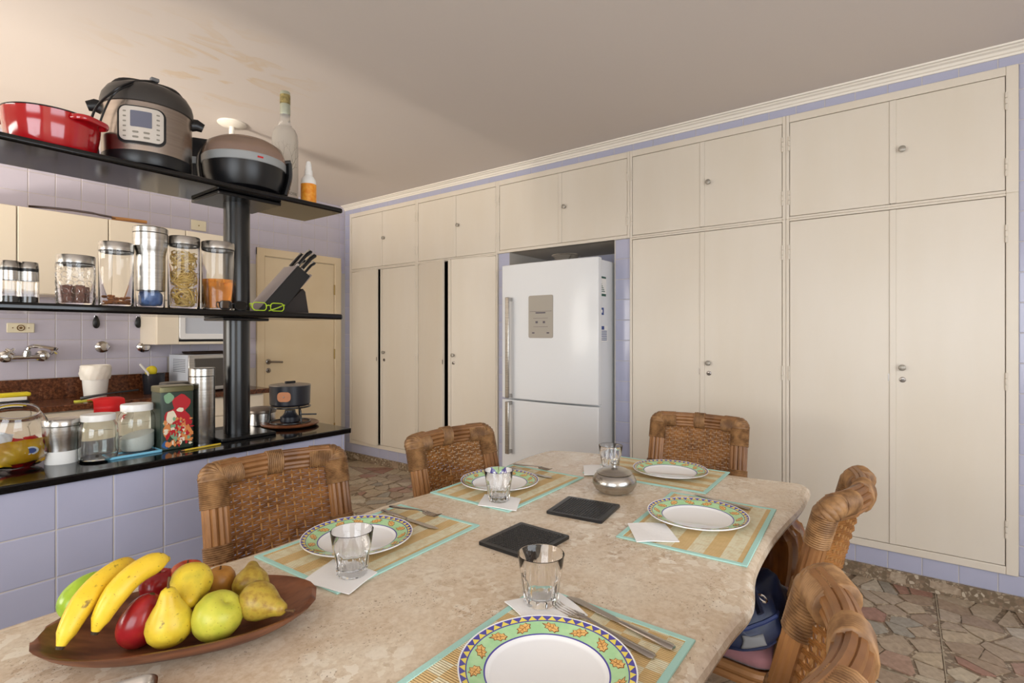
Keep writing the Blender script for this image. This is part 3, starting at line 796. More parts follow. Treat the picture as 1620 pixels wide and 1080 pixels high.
def fridge_handle(par, z0, z1):
    m = MB(); y = hw-.105
    m.box((-.058, y-.018, z0), (-.040, y+.018, z1)); m.box((-.045, y-.012, z0), (.004, y+.012, z0+.03)); m.box((-.045, y-.012, z1-.03), (.004, y+.012, z1))
    m.build('handle', 'steel', par, bevel=.005)
hz = lambda px, py: at_x(px, py, fX-.03).z
fridge_handle(d1, fS+.014, hz(811, 470)); fridge_handle(d2, hz(811, 718), fS-.014)
pl, pr_, pt, pb = at_x(837, 467, fX).y, at_x(875.5, 467, fX).y, at_x(855, 467, fX).z, at_x(855, 534.5, fX).z
pc = ((pl+pr_)/2-(fL+fR)/2, (pt+pb)/2); pw, ph = pl-pr_, pt-pb
toX = Matrix.Translation((-.0045, pc[0], pc[1])) @ Matrix(((0, 0, -1, 0), (-1, 0, 0, 0), (0, 1, 0, 0), (0, 0, 0, 1)))
pn = MB().prism(rrect(pw, ph, .014), 0, .003).xf(toX).build('control_panel', 'panel_grey', d1)
q = MB()
q.box((-pw*.45, ph*.12, .003), (pw*.45, ph*.127, .0036)); q.box((-pw*.20, ph*.075, .003), (pw*.20, ph*.105, .004)); q.box((-pw*.30, -ph*.04, .003), (pw*.30, -ph*.034, .0036)); q.box((-pw*.30, -ph*.24, .003), (pw*.30, -ph*.234, .0036))
for sx_ in (-.16, .14):
    q.box((pw*(sx_-.045), ph*-.155, .003), (pw*(sx_+.045), ph*-.105, .0036))
for sx_ in (-.3, .3): q.box((pw*(sx_-.05), -ph*.395, .003), (pw*(sx_+.05), -ph*.365, .0036))
q.xf(toX).build('display_print', 'panel_dark', pn, smooth=0)
# stickers on the side panel
def sticker(px0, px1, py0, py1, mats, rows):
    yy = fR+.012
    p0, p1 = at_y(px0, py0, yy), at_y(px1, py1, yy); cy = (fL+fR)/2
    m = MB().box((p0.x-fX, yy-cy-.0012, p1.z), (p1.x-fX, yy-cy-.0002, p0.z), 0)
    for (a, b, c, d) in rows:
        m.box((p0.x-fX+(p1.x-p0.x)*a, yy-cy-.0018, p1.z+(p0.z-p1.z)*c), (p0.x-fX+(p1.x-p0.x)*b, yy-cy-.0011, p1.z+(p0.z-p1.z)*d), 1)
    m.build('sticker', mats, body, smooth=0)
sticker(947.5, 959, 436, 469, ['white_plastic', 'green_label'], [(.05, .95, .9, 1), (.05, .95, 0, .12)]+[(.1, .1+.1*k, .85-.09*k, .89-.09*k) for k in range(1, 8)])
sticker(948, 955, 486, 498, ['blue_label', 'white_plastic'], [(.3, .7, .3, .7)])
sticker(950, 961, 515, 540, ['white_plastic', 'blue_label'], [(.05, .5, .75, .98)]+[(.1, .9, .08+.11*k, .13+.11*k) for k in range(6)])
dish = MB().lathe([(0, 0), (.07, 0), (.10, .042), (.112, .046), (.108, .050), (.096, .043), (.066, .006), (0, .005)], 28, rmod=lambda a, z: 1+.02*math.cos(18*a))
tag(dish.build('dish', 'steel', loc=(fX+.125, at_x(895, 400, fX+.12).y, fH)), 'shiny fluted metal dish lying on top of the fridge', 'dish')

# ================================================================== WALL CABINETS OVER THE SINK
WC = 4.65
xs = [0.32]+[at_y(p, 530, WC).x for p in (27, 172, 294)]+[2.30]
for i, (a, b) in enumerate(zip(xs[:-1], xs[1:])):
    if i == 3: continue
    lab = ['cream wall cabinet door unit cut by the left edge of the photo', 'cream wall cabinet above the sink, behind the two grinders and chocolate jar', 'cream wall cabinet above the sink, behind the steel canister and pasta'][i]
    t = thing('wall_cabinet', lab, 'cabinet', ((a+b)/2, WC, 1.64), 0, 'wall cabinets over the sink')
    hw_ = (b-a)/2; Hc = .575
    MB().box((-hw_+.001, .022, 0), (hw_-.001, WY-WC-.002, Hc)).build('carcass', 'cream_cab', t, smooth=0)
    MB().box((-hw_+.003, 0, .004), (hw_-.003, .020, Hc-.002)).build('door', 'cream_cab', t, bevel=.004)
a, b = xs[3], xs[4]; xl = at_y(248, 530, WC).x
t = thing('wall_cabinet', 'cream wall cabinet reaching lowest, with a white moulded oven door, beside the black post', 'cabinet', (0, WC, 1.29), 0, 'wall cabinets over the sink')
c = MB()
c.box((xl, .02, 0), (b, WY-WC-.002, .345)); c.box((a, .02, .35), (b, WY-WC-.002, .925))
c.build('carcass', 'cream_cab', t, bevel=.002)
MB().box((a+.003, 0, .36), (b-.003, .02, .923)).build('door', 'cream_cab', t, bevel=.004)
xf0 = at_y(283, 530, WC).x
MB().box((xl+.002, 0, .002), (xf0, .019, .345)).build('side_panel', 'cream_cab', t, bevel=.003)
MB().box((xf0, 0, .002), (b-.003, .019, .022)).build('bottom_rail', 'cream_cab', t, bevel=.002)
MB().box((xf0, .004, .023), (b-.003, .019, .040)).build('vent_slot', 'slot', t)
fr_ = MB()
W_, H_ = (b-xf0-.004), .30; cx_, cz_ = (xf0+b)/2, .042+H_/2
def frame_ring(m, W, H, r, w, y0, y1, cx, cz):
    o = rrect(W, H, r, 6); i_ = rrect(W-2*w, H-2*w, max(r-w*.5, .01), 6); n = len(o)
    vs = [(cx+x, y0, cz+z) for x, z in o]+[(cx+x, y0, cz+z) for x, z in i_]+[(cx+x, y1, cz+z) for x, z in o]+[(cx+x, y1+.004, cz+z) for x, z in i_]
    fs = []
    for k in range(n):
        q = (k+1) % n
        fs += [(k, q, n+q, n+k), (2*n+k, 2*n+q, 3*n+q, 3*n+k), (k, q, 2*n+q, 2*n+k), (n+k, n+q, 3*n+q, 3*n+k)]
    m.add(vs, fs)
frame_ring(fr_, W_, H_, .02, .045, .018, -.012, cx_, cz_)
fr_.build('moulded_frame', 'white_gloss', t, bevel=.004)
MB().box((cx_-W_/2+.04, .002, cz_-H_/2+.04), (cx_+W_/2-.04, .016, cz_+H_/2-.04)).build('door_panel', MT['oven_grey'], t)

# old flat palm-like blade with wooden handle lying on the cabinets
bl = thing('wooden_handled_blade', 'long dark flat blade with a tan wooden handle lying on the wall cabinets', 'tool', (0, 0, 0))
p0, p1, p2, p3 = at_y(45, 325, WC+.05), at_y(140, 334, WC+.05), at_y(182, 341, WC+.05), at_y(232, 343, WC+.05)
zt = 2.218
m = MB()
pts = [(p0.x, .0), (p0.x+.10, .020), (p1.x-.1, .034), (p1.x+.03, .034), (p1.x+.06, .018), (p2.x, .010)]
vs = []
for (x, hgt) in pts:
    zc = zt+.008+.01*math.sin((x-p0.x)*5); vs += [(x, WC+.05-hgt*1.2, zc-.003), (x, WC+.05-hgt*1.2, zc+.003), (x, WC+.05+hgt*1.2, zc+.012+hgt*.5), (x, WC+.05+hgt*1.2, zc+.006+hgt*.5)]
fs = []
for i in range(len(pts)-1):
    for k in range(4): fs.append((i*4+k, i*4+(k+1) % 4, i*4+4+(k+1) % 4, i*4+4+k))
fs += [(3, 2, 1, 0), tuple(len(vs)-4+k for k in range(4))]
m.add(vs, fs).build('blade', M('dark tool metal', '#4a3626', 0.45, col2='#2e2018', nscale=20), bl)
MB().tube([(p2.x-.02, WC+.05, zt+.016), (p2.x+.06, WC+.05, zt+.020), (p3.x, WC+.05, zt+.024)], .013, 10, flat=.8).build('handle', 'wood_tan', bl)

# ================================================================== SINK COUNTER
SY = 4.45; SZ = .90
ct = thing('sink_worktop', 'brown granite worktop with upstand along the sink wall', 'worktop')
MB().box((.35, SY, SZ-.04), (2.41, WY-.001, SZ)).build('slab', 'brown_granite', ct, bevel=.004)
MB().box((.35, WY-.022, SZ), (2.41, WY-.0015, 1.05)).build('upstand', 'brown_granite', ct, bevel=.002)
bx = [.36, .86, 1.37, 1.88, 2.36]
for i in range(4):
    lab = ['cream base cabinet under the sink worktop, cut by the left edge of the photo', 'cream base cabinet under the sink worktop, behind the sweets jar and canister', 'cream base cabinet under the sink worktop, behind the jars and printed tin', 'cream base cabinet under the sink worktop, beside the black post'][i]
    t = thing('base_cabinet', lab, 'cabinet', ((bx[i]+bx[i+1])/2, SY+.03, 0), 0, 'base cabinets under the sink')
    h2 = (bx[i+1]-bx[i])/2
    MB().box((-h2+.001, .02, .0), (h2-.001, .50, SZ-.041)).build('carcass', 'cream_cab', t, smooth=0)
    MB().box((-h2+.003, 0, .1), (h2-.003, .0195, .70)).build('door', 'cream_cab', t, bevel=.003)
    dr = MB().box((-h2+.003, 0, .705), (h2-.003, .0195, .85)).build('drawer', 'cream_cab', t, bevel=.003)

# ================================================================== ISLAND
IY, IZ, IX1 = 2.135, .92, at_y(556, 680, 2.12).x
isl = thing('kitchen_island', 'kitchen island clad in lilac tiles under a black granite top', 'island')
MB().box((-1.4, IY+.0020, 0), (IX1-.0270, 2.60, IZ-.026)).build('core', 'grout', isl, smooth=0)
tile_field(isl, -.2, IX1-.0255, 0, IZ-.026, at_y(91, 900, 2.12).x, .601, lambda u, v: ((u, IY+TILE_T, v), (PI/2, 0, 0)))
tile_field(isl, IY+.002, 2.60, 0, IZ-.026, IY, .601, lambda u, v: ((IX1-.0330, u, v), (PI/2, 0, PI/2)))
itop = MB().box((-1.45, 2.12, IZ-.025), (IX1, 2.66, IZ)).build('island_worktop', 'black_granite', bevel=.004)
tag(itop, 'polished black granite slab on the tiled island', 'worktop')

# ---- shelf stand on the island
SH = thing('shelf_stand', 'black two-tier shelf rack on a thick round post standing on the island', 'shelf rack', (1.127, 2.372, IZ))
def sx(x): return x-1.127
def syy(y): return y-2.372
def szz(z): return z-IZ
for px_ in (0, -2.05):
    MB().lathe([(.0530, 0.012), (.0530, szz(1.962)-.012)], 40, c=(px_, 0, 0)).build('post', 'black_steel', SH)
    MB().box((px_-.118, -.118, 0), (px_+.118, .118, .014)).build('base_plate', 'black_steel', SH, bevel=.003)
    MB().box((px_-.135, -.130, szz(1.962)-.016), (px_+.135, .130, szz(1.962)-.001)).build('top_plate', 'black_steel', SH, bevel=.003)
    MB().box((px_-.10, -.09, szz(1.441)-.013), (px_+.10, .09, szz(1.441)-.001)).build('middle_plate', 'black_steel', SH, bevel=.003)
def shelf(zb, zt_, x1, y0, y1):
    o = [(sx(-1.45), syy(y0)), (sx(x1), syy(y0)), (sx(x1)+.006, syy(y0)+.01), (sx(x1), syy(y1)), (sx(-1.45), syy(y1))]
    MB().prism(o, szz(zb), szz(zt_)).build('shelf', 'black_granite', SH, bevel=.009, seg=3)
TS, MS = 1.986, 1.468
shelf(1.962, TS, 1.550, 2.194, 2.52)
shelf(1.441, MS, 1.550, 2.194, 2.52)
# ================================================================== TABLE
TZ = 0.80
out_far = [(1.98, 1.412), (2.17, 1.400), (2.262, 1.150), (2.232, .69), (2.262, .305), (2.19, .262)]
pts = [(.05, .275), (.01, .36), (-.005, .60), (-.01, .83), (-.005, 1.08), (.01, 1.32), (.05, 1.39), (.12, 1.405), (.40, 1.400), (.66, 1.358), (.92, 1.370), (1.13, 1.392), (1.38, 1.370), (1.66, 1.372), (1.95, 1.405), (2.13, 1.402), (2.20, 1.36), (2.262, 1.14),
       (2.236, .95), (2.228, .70), (2.240, .48), (2.262, .315), (2.248, .290), (2.19, .270), (1.98, .268), (1.76, .284), (1.56, .290), (1.36, .282), (1.22, .256), (1.16, .252), (1.06, .262), (.88, .270), (.60, .285), (.36, .282)]
def dense(P, n=4):
    out = []; N = len(P)
    for i in range(N):
        p0, p1, p2, p3 = [Vector((*P[(i+k) % N], 0)) for k in (-1, 0, 1, 2)]
        for k in range(n):
            t = k/n; q = 0.5*((2*p1)+(p2-p0)*t+(2*p0-5*p1+4*p2-p3)*t*t+(3*p1-p0-3*p2+p3)*t**3); out.append((q.x, q.y))
    return out
outline = dense(pts, 4)
def inset(P, d):
    out = []
    for x, y in P:
        q = Vector((min(1.90, max(.36, x)), min(1.06, max(.61, y)))); v = q-Vector((x, y)); v.normalize(); k = 1.0+.12*min(abs(v.x), abs(v.y))/max(abs(v.x), abs(v.y))
        out.append((x+v.x*d*k, y+v.y*d*k))
    return out
tbl = thing('dining_table', 'dining table with a wavy-edged beige travertine top and carved wooden legs', 'table')
layers = [(.060, 0.0), (.036, 0.0), (.034, -.0003), (.030, -.0012), (.026, 0.0), (.014, -.002), (.004, -.010), (.0, -.022), (.004, -.034), (.014, -.042), (.030, -.046)]
n = len(outline); vs = []; fs = []
for d, dz in layers: vs += [(x, y, TZ+dz) for x, y in inset(outline, d)]
for j in range(len(layers)-1): fs += [(j*n+i, j*n+(i+1) % n, (j+1)*n+(i+1) % n, (j+1)*n+i) for i in range(n)]
k0 = len(vs); vs += [(1.13, .83, TZ), (1.13, .83, TZ-.046)]
fs += [(i, (i+1) % n, k0) for i in range(n)]+[((len(layers)-1)*n+i, (len(layers)-1)*n+(i+1) % n, k0+1) for i in range(n)]
MB().add(vs, fs).build('tabletop', 'travertine', tbl, smooth=30)
# apron: grooved rails under the top
ap = MB()
ain = [inset(outline, .075), inset(outline, .105)]
steps = [(0, -.047), (.0, -.058), (.008, -.061), (.008, -.072), (.0, -.075), (.0, -.086), (.008, -.089), (.008, -.10), (.0, -.103), (.0, -.118), (.03, -.12), (.03, -.047)]
vs = []; fs = []; K = len(steps)
for k, (d, dz) in enumerate(steps): vs += [(x, y, TZ+dz) for x, y in inset(outline, .075+d)]
for k in range(K): fs += [(k*n+i, k*n+(i+1) % n, ((k+1) % K)*n+(i+1) % n, ((k+1) % K)*n+i) for i in range(n)]
ap.add(vs, fs).build('apron', M('pale carved wood', '#a9876a', 0.4, col2='#8f6b4d', nscale=8), tbl, smooth=25)
def table_leg(x, y, dx, dy):
    o = Vector((x, y, 0)); d = Vector((dx, dy, 0)).normalized()
    P = spline([o+d*.0+Vector((0, 0, TZ-.10)), o+d*.045+Vector((0, 0, .62)), o+d*.035+Vector((0, 0, .48)), o-d*.005+Vector((0, 0, .25)), o-d*.005+Vector((0, 0, .10)), o+d*.04+Vector((0, 0, .03)), o+d*.05+Vector((0, 0, 0.0))], 7)
    N = len(P); R = []
    for i in range(N):
        t = i/(N-1); R.append(.060-.006*t+(.012 if .1 < t < .4 else 0)-.030*math.sin(PI*min(1, max(0, (t-.3)/.7)))**1.0)
    MB().tube(P, R, 32, rfun=lambda a: 1.0+.14*abs(math.cos(2*a))**.5-.10*abs(math.sin(8*a)), up=(dx, dy, 0)).build('leg', 'wood_leg', tbl)
table_leg(2.10, .385, 1, -1); table_leg(2.10, 1.27, 1, 1); table_leg(.18, 1.27, -1, 1); table_leg(.18, .385, -1, -1)

# ================================================================== RATTAN CHAIRS
def lean(z):
    if z < .45: return -.262+.032*(z/.45)
    t = (z-.45)/.5; return -.230-.115*t**1.15
BOW = .052; PX = .207
def backy(x, z): return lean(z)-BOW*max(0, 1-(x/PX)**2)*min(1, max(0, (z-.50)/.12))
rodang = [2*PI*i/10 for i in range(10)]
def make_chair(label, group):
    t = thing('rattan_chair', label, 'chair', (0, 0, 0), 0, group)
    for s in (-1, 1):
        m = MB()
        for a in rodang:
            dx, dy = .031*math.cos(a), .019*math.sin(a)
            m.tube([(s*PX+dx, lean(z)+dy, z) for z in (0, .15, .30, .45, .55, .65, .75, .84, .88)], .0097, 7)
        m.build('rear_post', 'rattan', t)
    m = MB()
    xs_ = [-PX+.02+(2*PX-.04)*i/14 for i in range(15)]
    for a in rodang:
        dz, dy = .030*math.cos(a), .019*math.sin(a)
        m.tube([(x, backy(x, .912)+dy, .912+dz) for x in xs_], .0095, 7)
    m.build('top_rail', 'rattan', t)
    m = MB()
    for a in rodang[::2]:
        dz, dy = .016*math.cos(a), .014*math.sin(a)
        m.tube([(x, backy(x, .57)+dy, .57+dz) for x in xs_], .010, 7)
    m.build('lower_rail', 'rattan', t)
    def ridged(path, r0, turns, n=16, flat=.72, up=None):
        P = []
        for p in path: P.append(Vector(p))
        L = [0]
        for i in range(1, len(P)): L.append(L[-1]+(P[i]-P[i-1]).length)
        N = turns*4; pts_ = []; R = []
        for k in range(N+1):
            s_ = L[-1]*k/N; i = 0
            while i < len(L)-2 and L[i+1] < s_: i += 1
            f = (s_-L[i])/max(1e-9, L[i+1]-L[i]); pts_.append(P[i].lerp(P[i+1], f))
            ph = (k % 4); R.append(r0+(.0, .0028, .0036, .0028)[ph])
        return MB().tube(pts_, R, n, flat=flat, up=up)
    for s in (-1, 1):
        A = (s*PX, lean(.815), .815); B = (s*PX, lean(.925), .925); Cc = (s*.122, backy(.122, .914), .914)
        rc = .014; yq = backy(PX-.03, .90)
        path = [A]+[(s*(PX-rc+rc*math.cos(q)), lean(.9)*(1-math.sin(q))+yq*math.sin(q), .914-rc+rc*math.sin(q)) for q in [PI/2*i/8 for i in range(9)]]+[Cc]
        ridged(path, .0418, 32, up=(1, 0, 0)).build('corner_wrap', 'rattan_wrap', t)
        ridged([(s*PX, lean(.655), .655), (s*PX, lean(.705), .705)], .0415, 8, up=(1, 0, 0)).build('post_binding', 'rattan_wrap', t)
        ridged([(s*PX, lean(.43), .43), (s*PX, lean(.53), .53)], .0415, 15, up=(1, 0, 0)).build('post_binding', 'rattan_wrap', t)
    ridged([(-.028, backy(0, .912), .912), (.028, backy(0, .912), .912)], .0412, 9, up=(0, 0, 1)).build('rail_binding', 'rattan_wrap', t)
    # woven panel
    m = MB(); z0, z1 = .585, .886; NS = 13; xw = .176; rows = 26
    sxs = [-xw+2*xw*i/(NS-1) for i in range(NS)]
    for i, x in enumerate(sxs):
        m.tube([(x, backy(x, z), z) for z in (z0-.01, .66, .74, .82, z1+.01)], .0034, 5, mi=1)
    for k in range(rows):
        zc = z0+(z1-z0)*(k+.5)/rows
        for j, dz in enumerate((-.0029, .0029)):
            path = []
            for i in range(NS):
                v = (zc-z0)/(z1-z0)
                dia = abs(i-6)/6.5+abs(v-.33)/.42 < .72
                sgn = 1 if ((i+(k//2 if dia else k)) % 2 == 0) else -1
                x = sxs[i]
                if i == 0: path.append((x-.016, backy(x-.012, zc), zc+dz))
                path.append((x, backy(x, zc)+sgn*.0050, zc+dz))
                if i < NS-1: path.append(((x+sxs[i+1])/2, backy((x+sxs[i+1])/2, zc), zc+dz))
                else: path.append((x+.016, backy(x+.012, zc), zc+dz))
            m.tube(path, .0027, 5, cap=False)
    tag(m.build('woven_panel', ['weave', 'stake'], t), kind='stuff')
    # seat
    m = MB()
    for dz in (-.012, .012):
        loop = [(x, y+.005, .415+dz) for x, y in rrect(.50, .47, .07, 5)]
        m.tube(loop, .014, 8, closed=True)
    m.build('seat_frame', 'rattan', t)
    rough_box(.46, .43, .405, .428, .06).build('woven_seat', 'weave', t)
    cu = rough_box(.485, .455, .430, .490, .07, .018); cu.build('seat_cushion', 'cushion', t, smooth=60)
    for s in (-1, 1):
        m = MB()
        for a in rodang[::2]:
            m.tube([(s*.215+.017*math.cos(a), .205+.017*math.sin(a), z) for z in (0, .2, .40)], .011, 7)
        m.build('front_leg', 'rattan', t)
        m = MB().tube(bez((s*.215, .20, .26), (s*.215, .19, .40), (s*.215, .06, .405), 8), .010, 7)
        m.tube(bez((s*.21, lean(.28), .28), (s*.215, lean(.4)+.02, .395), (s*.215, -.10, .405), 8), .010, 7)
        m.build('brace', 'rattan_wrap', t)
        MB().tube([(s*.212, .20, .14), (s*.210, lean(.14), .14)], .012, 8).build('stretcher', 'rattan', t)
    return t
G = 'rattan chairs around the dining table'
def place(o, c, fdir, back=.345):
    f = Vector((*fdir, 0)).normalized(); o.location = (c[0]+f.x*back, c[1]+f.y*back, 0)
    o.rotation_euler = (0, 0, math.atan2(-f.x, f.y)); return o
def top_pts(a, b):
    p, q = at_z(a[0], a[1], .945), at_z(b[0], b[1], .945); return ((p.x+q.x)/2, (p.y+q.y)/2), q-p
ch = make_chair('nearest rattan chair on the island side of the table, behind the fruit bowl', G)
place(ch, (.975, 1.755), (-.15, -.99))
place(dup(ch, (0, 0, 0), 0, 'rattan chair on the far left of the table, in front of the ajar closet', G), (1.69, 1.60), (-.09, -.996))
place(dup(ch, (0, 0, 0), 0, 'rattan chair at the head of the table, before the closet right of the fridge', G), (2.766, .855), (-.999, -.04))
place(dup(ch, (0, 0, 0), 0, 'rattan chair on the right side with the navy handbag on its seat', G), (1.79, .133), (.07, .997))
place(dup(ch, (0, 0, 0), 0, 'rattan chair nearest the camera, seen from behind at the lower right corner', G), (.895, .100), (-.09, .995))

# ---- handbag on the seat of the right-hand chair
bag = thing('handbag', 'slouchy navy blue nylon handbag lying on the seat of the right-hand chair', 'bag', (1.63, .375, .490), R_(-8))
from mathutils import noise as mnoise
def slouch(p):
    s = math.copysign; f = lambda v, r, e: s(abs(v/r)**e, v)*r
    x, y, z = p; x, y, z = f(x, .19, .75), f(y, .13, .8), f(z, .085, .7)
    k = 1+.10*math.sin(11*x+3)*math.sin(9*y)+.05*math.sin(31*x+12*y)
    t_ = (z+.085)/.17; nz = mnoise.noise(Vector((x*13+2, y*13, z*16)))*.022+mnoise.noise(Vector((x*34, y*30+5, z*30)))*.008
    return (x*(1-.22*t_)+nz, y*(1-.30*t_)-nz*.8, max(-.0875, z*k*.92+(.012*math.sin(11*x+1)+nz*1.2)*t_))
MB().sphere((0, 0, .088), (.19, .13, .085), 72, 44, fn=slouch).build('bag_body', 'navy', bag, smooth=80)
MB().tube(spline([(-.14, -.10, .15), (-.10, -.06, .20), (.0, .0, .215), (.10, .05, .20), (.15, .09, .13)], 6), .016, 8, flat=.45).build('handle', 'navy', bag)
MB().tube(spline([(-.16, .04, .13), (-.13, .08, .19), (-.02, .12, .19), (.08, .12, .15)], 6), .014, 8, flat=.45).build('handle', 'navy', bag)
def ring(c, r, t, rot): return MB().tube([Matrix.Translation(c) @ rot @ Vector((r*math.cos(a), r*math.sin(a), 0)) for a in [2*PI*i/18 for i in range(18)]], t, 6, closed=True)
ring((-.168, -.055, .125), .013, .003, Matrix.Rotation(1.1, 4, 'Y')).build('metal_ring', 'gold', bag)
ring((-.10, -.09, .172), .012, .003, Matrix.Rotation(.5, 4, 'X')).build('metal_ring', 'chrome', bag)
def on_bag(az, el, k=1.02):
    p_ = Vector((.19*math.cos(el)*math.cos(az), .13*math.cos(el)*math.sin(az), .085*math.sin(el)))
    return Vector(slouch(p_))*k+Vector((0, 0, .088))
m = MB(); NA, NE = 12, 5
for i in range(NA+1):
    for j in range(NE+1): m.v.append(tuple(on_bag(PI+.45+.55*i/NA, -.30+.30*j/NE)))
for i in range(NA):
    for j in range(NE): a0_ = i*(NE+1)+j; m.f.append((a0_, a0_+1, a0_+NE+2, a0_+NE+1)); m.m.append(0)
po = m.build('pocket', 'greylining', bag, smooth=60); sd = po.modifiers.new('thickness', 'SOLIDIFY'); sd.thickness = .002
MB().tube([on_bag(PI-.5+2.0*q/24, .18+.05*math.sin(q*.5), 1.0) for q in range(25)], .006, 6).build('zip_seam', M('navy piping', '#1d2c58', .5), bag)
MB().tube([on_bag(PI-.3+1.6*q/20, -.38, 1.0) for q in range(21)], .005, 6).build('zip_seam', MT['navy'], bag)

# ================================================================== TABLE SETTINGS
plate_R = .150
def rim_z(r): return .0105+.0125*((r-.104)/(.150-.104))
def leaf_mesh(ro):
    m = MB()
    def leaf(sc, dz, mi):
        base = [(-.0125, 0), (-.009, .0038), (-.0085, .0075), (-.004, .0060), (-.001, .0100), (.003, .0062), (.008, .0070), (.0075, .0030), (.0135, 0)]
        poly = base+[(x, -y) for x, y in base[-2:0:-1]]
        pts_ = []
        for (x, y) in poly:
            x, y = x*sc*1.25, y*sc*.92; c_, s_ = math.cos(ro), math.sin(ro); x, y = x*c_-y*s_, x*s_+y*c_
            r = .1212+y; an = x/.1212
            pts_.append((r*math.cos(an), r*math.sin(an), rim_z(r)+dz))
        m.add(pts_, [tuple(range(len(pts_)))], mi)
    leaf(1.16, .0003, 1); leaf(1.0, .0006, 0)
    for (x0, y0, x1, y1) in ((-.012, 0, .019, 0), (-.004, 0, -.001, .007), (-.004, 0, -.001, -.007), (.002, 0, .006, .005), (.002, 0, .006, -.005)):
        q = []
        L = math.hypot(x1-x0, y1-y0); nx, ny = -(y1-y0)/L*.0004, (x1-x0)/L*.0004
        for (x, y) in ((x0+nx, y0+ny), (x1+nx, y1+ny), (x1-nx, y1-ny), (x0-nx, y0-ny)):
            c_, s_ = math.cos(ro), math.sin(ro); X_, Y_ = x*c_-y*s_, x*s_+y*c_; r = .1212+Y_; an = X_/.1212
            q.append((r*math.cos(an), r*math.sin(an), rim_z(r)+.0009))
        m.add(q, [(0, 1, 2, 3)], 1)
    return m.mesh('leaf_motif', ['p_orange', 'p_brown'], smooth=0)
LEAF = [leaf_mesh(.45), leaf_mesh(-.45)]
def make_plate(label, group):
    t = thing('dinner_plate', label, 'plate', (0, 0, 0), 0, group)
    prof = [(0, .0045), (.095, .0045), (.100, .007), (.104, rim_z(.104)), (.107, rim_z(.107)), (.135, rim_z(.135)), (.1368, rim_z(.1368)), (.1475, rim_z(.1475)), (.150, rim_z(.150)), (.1495, .0195), (.108, .0075), (.085, 0.0), (0, 0.0)]
    mis = [0, 0, 0, 1, 2, 1, 1, 0, 0, 0, 0, 0]
    MB().lathe(prof, 96, mis=mis).build('plate_body', ['porcelain', 'p_blue', 'p_green'], t, smooth=40)
    m = MB(); NT = 46; lift = .0003
    for i in range(NT):
        a = 2*PI*i/NT; w_ = PI/NT*.92
        def pt(r, an): return (r*math.cos(an), r*math.sin(an), rim_z(r)+lift)
        m.add([pt(.1372, a-w_), pt(.1372, a+w_), pt(.1470, a)], [(0, 1, 2)])
    tag(m.build('triangle_print', 'p_yellow', t, smooth=0), kind='stuff')
    NL = 14
    for i in range(NL):
        inst('leaf_motif', LEAF[i % 2], t, (0, 0, 0), (0, 0, 2*PI*i/NL))
    return t
def placemat(c, ang, L, W, label, mat):
    t = thing('placemat', label, 'placemat', (c[0], c[1], TZ), ang, 'reed placemats on the table')
    b = .012
    MB().box((-L/2+b, -W/2+b, .0), (L/2-b, W/2-b, .003)).build('reed_panel', mat, t, smooth=0)
    m = MB()
    m.box((-L/2, -W/2, 0), (L/2, -W/2+b+.002, .0042)); m.box((-L/2, W/2-b-.002, 0), (L/2, W/2, .0042)); m.box((-L/2, -W/2+.0001, 0.0001), (-L/2+b+.002, W/2-.0001, .0041)); m.box((L/2-b-.002, -W/2+.0001, 0.0001), (L/2, W/2-.0001, .0041))
    m.build('binding', 'aqua', t, bevel=.0012)
    return t
def quad_center(pxs, z=TZ):
    ps = [at_z(x, y, z) for x, y in pxs]; return sum(ps, Vector((0, 0, 0)))/len(ps)
def mat_from(cs, label, mat):
    """cs: two pixel corners of one long side, then one point giving the width"""
    a, b, c = at_z(*cs[0], TZ), at_z(*cs[1], TZ), at_z(*cs[2], TZ)
    u = (b-a); L = u.length; u.normalize(); v = Vector((-u.y, u.x, 0)); W = (c-a).dot(v)
    cen = (a+b)/2+v*W/2
    return placemat((cen.x, cen.y), math.atan2(u.y, u.x), L, abs(W), label, mat)
mat_from([(533, 941), (759, 832), (401, 882)], 'aqua-edged striped reed placemat in front of the nearest island-side chair', 'mat_band')
mat_from([(804, 811), (924, 756), (680, 780)], 'aqua-edged striped reed placemat in front of the far left chair', 'mat_band')
mat_from([(1111, 781.5), (1159, 749), (1004, 764)], 'placeholder', 'mat_band') if False else None
a_, b_ = at_z(1111, 781.5, TZ), at_z(1159, 749, TZ); L_ = .49; W_c = (b_-a_).length
placemat(((a_.x+b_.x)/2, (a_.y+b_.y)/2+L_/2), PI/2+.02, L_, W_c, 'aqua-edged striped reed placemat at the head of the table', 'mat_band')
mat_from([(1182, 898), (1228.5, 807), (973, 851)], 'aqua-edged striped reed placemat in front of the chair with the handbag', 'mat_band')
e0 = at_z(1100.7, 1015, TZ); e1 = at_z(885, 945, TZ)
placemat((e0.x-.245, (e0.y+.655)/2), .0, .49, .655-e0.y, 'aqua-edged checkered reed placemat nearest the camera', 'mat_check')
GP = 'decorated dinner plates'
p0_ = make_plate('leaf-bordered plate on the placemat nearest the camera, no glass in front', GP)
def plate_at(o, px, py): 
    p = at_z(px, py, TZ+.025); o.location = (p.x, p.y, TZ+.0045); o.rotation_euler = (0, 0, random.uniform(0, 1)); return o
plate_at(p0_, 865, 1050); p0_.scale = (.975, .975, 1)
plate_at(dup(p0_, (0, 0, 0), 0, 'leaf-bordered plate before the nearest island-side chair, partly behind a glass', GP), 566, 845)
plate_at(dup(p0_, (0, 0, 0), 0, 'leaf-bordered plate before the far left chair, partly behind a glass', GP), 790.5, 758)
plate_at(dup(p0_, (0, 0, 0), 0, 'leaf-bordered plate at the head of the table', GP), 1060, 741)
plate_at(dup(p0_, (0, 0, 0), 0, 'leaf-bordered plate beside a folded napkin, before the chair with the handbag', GP), 1103, 811)
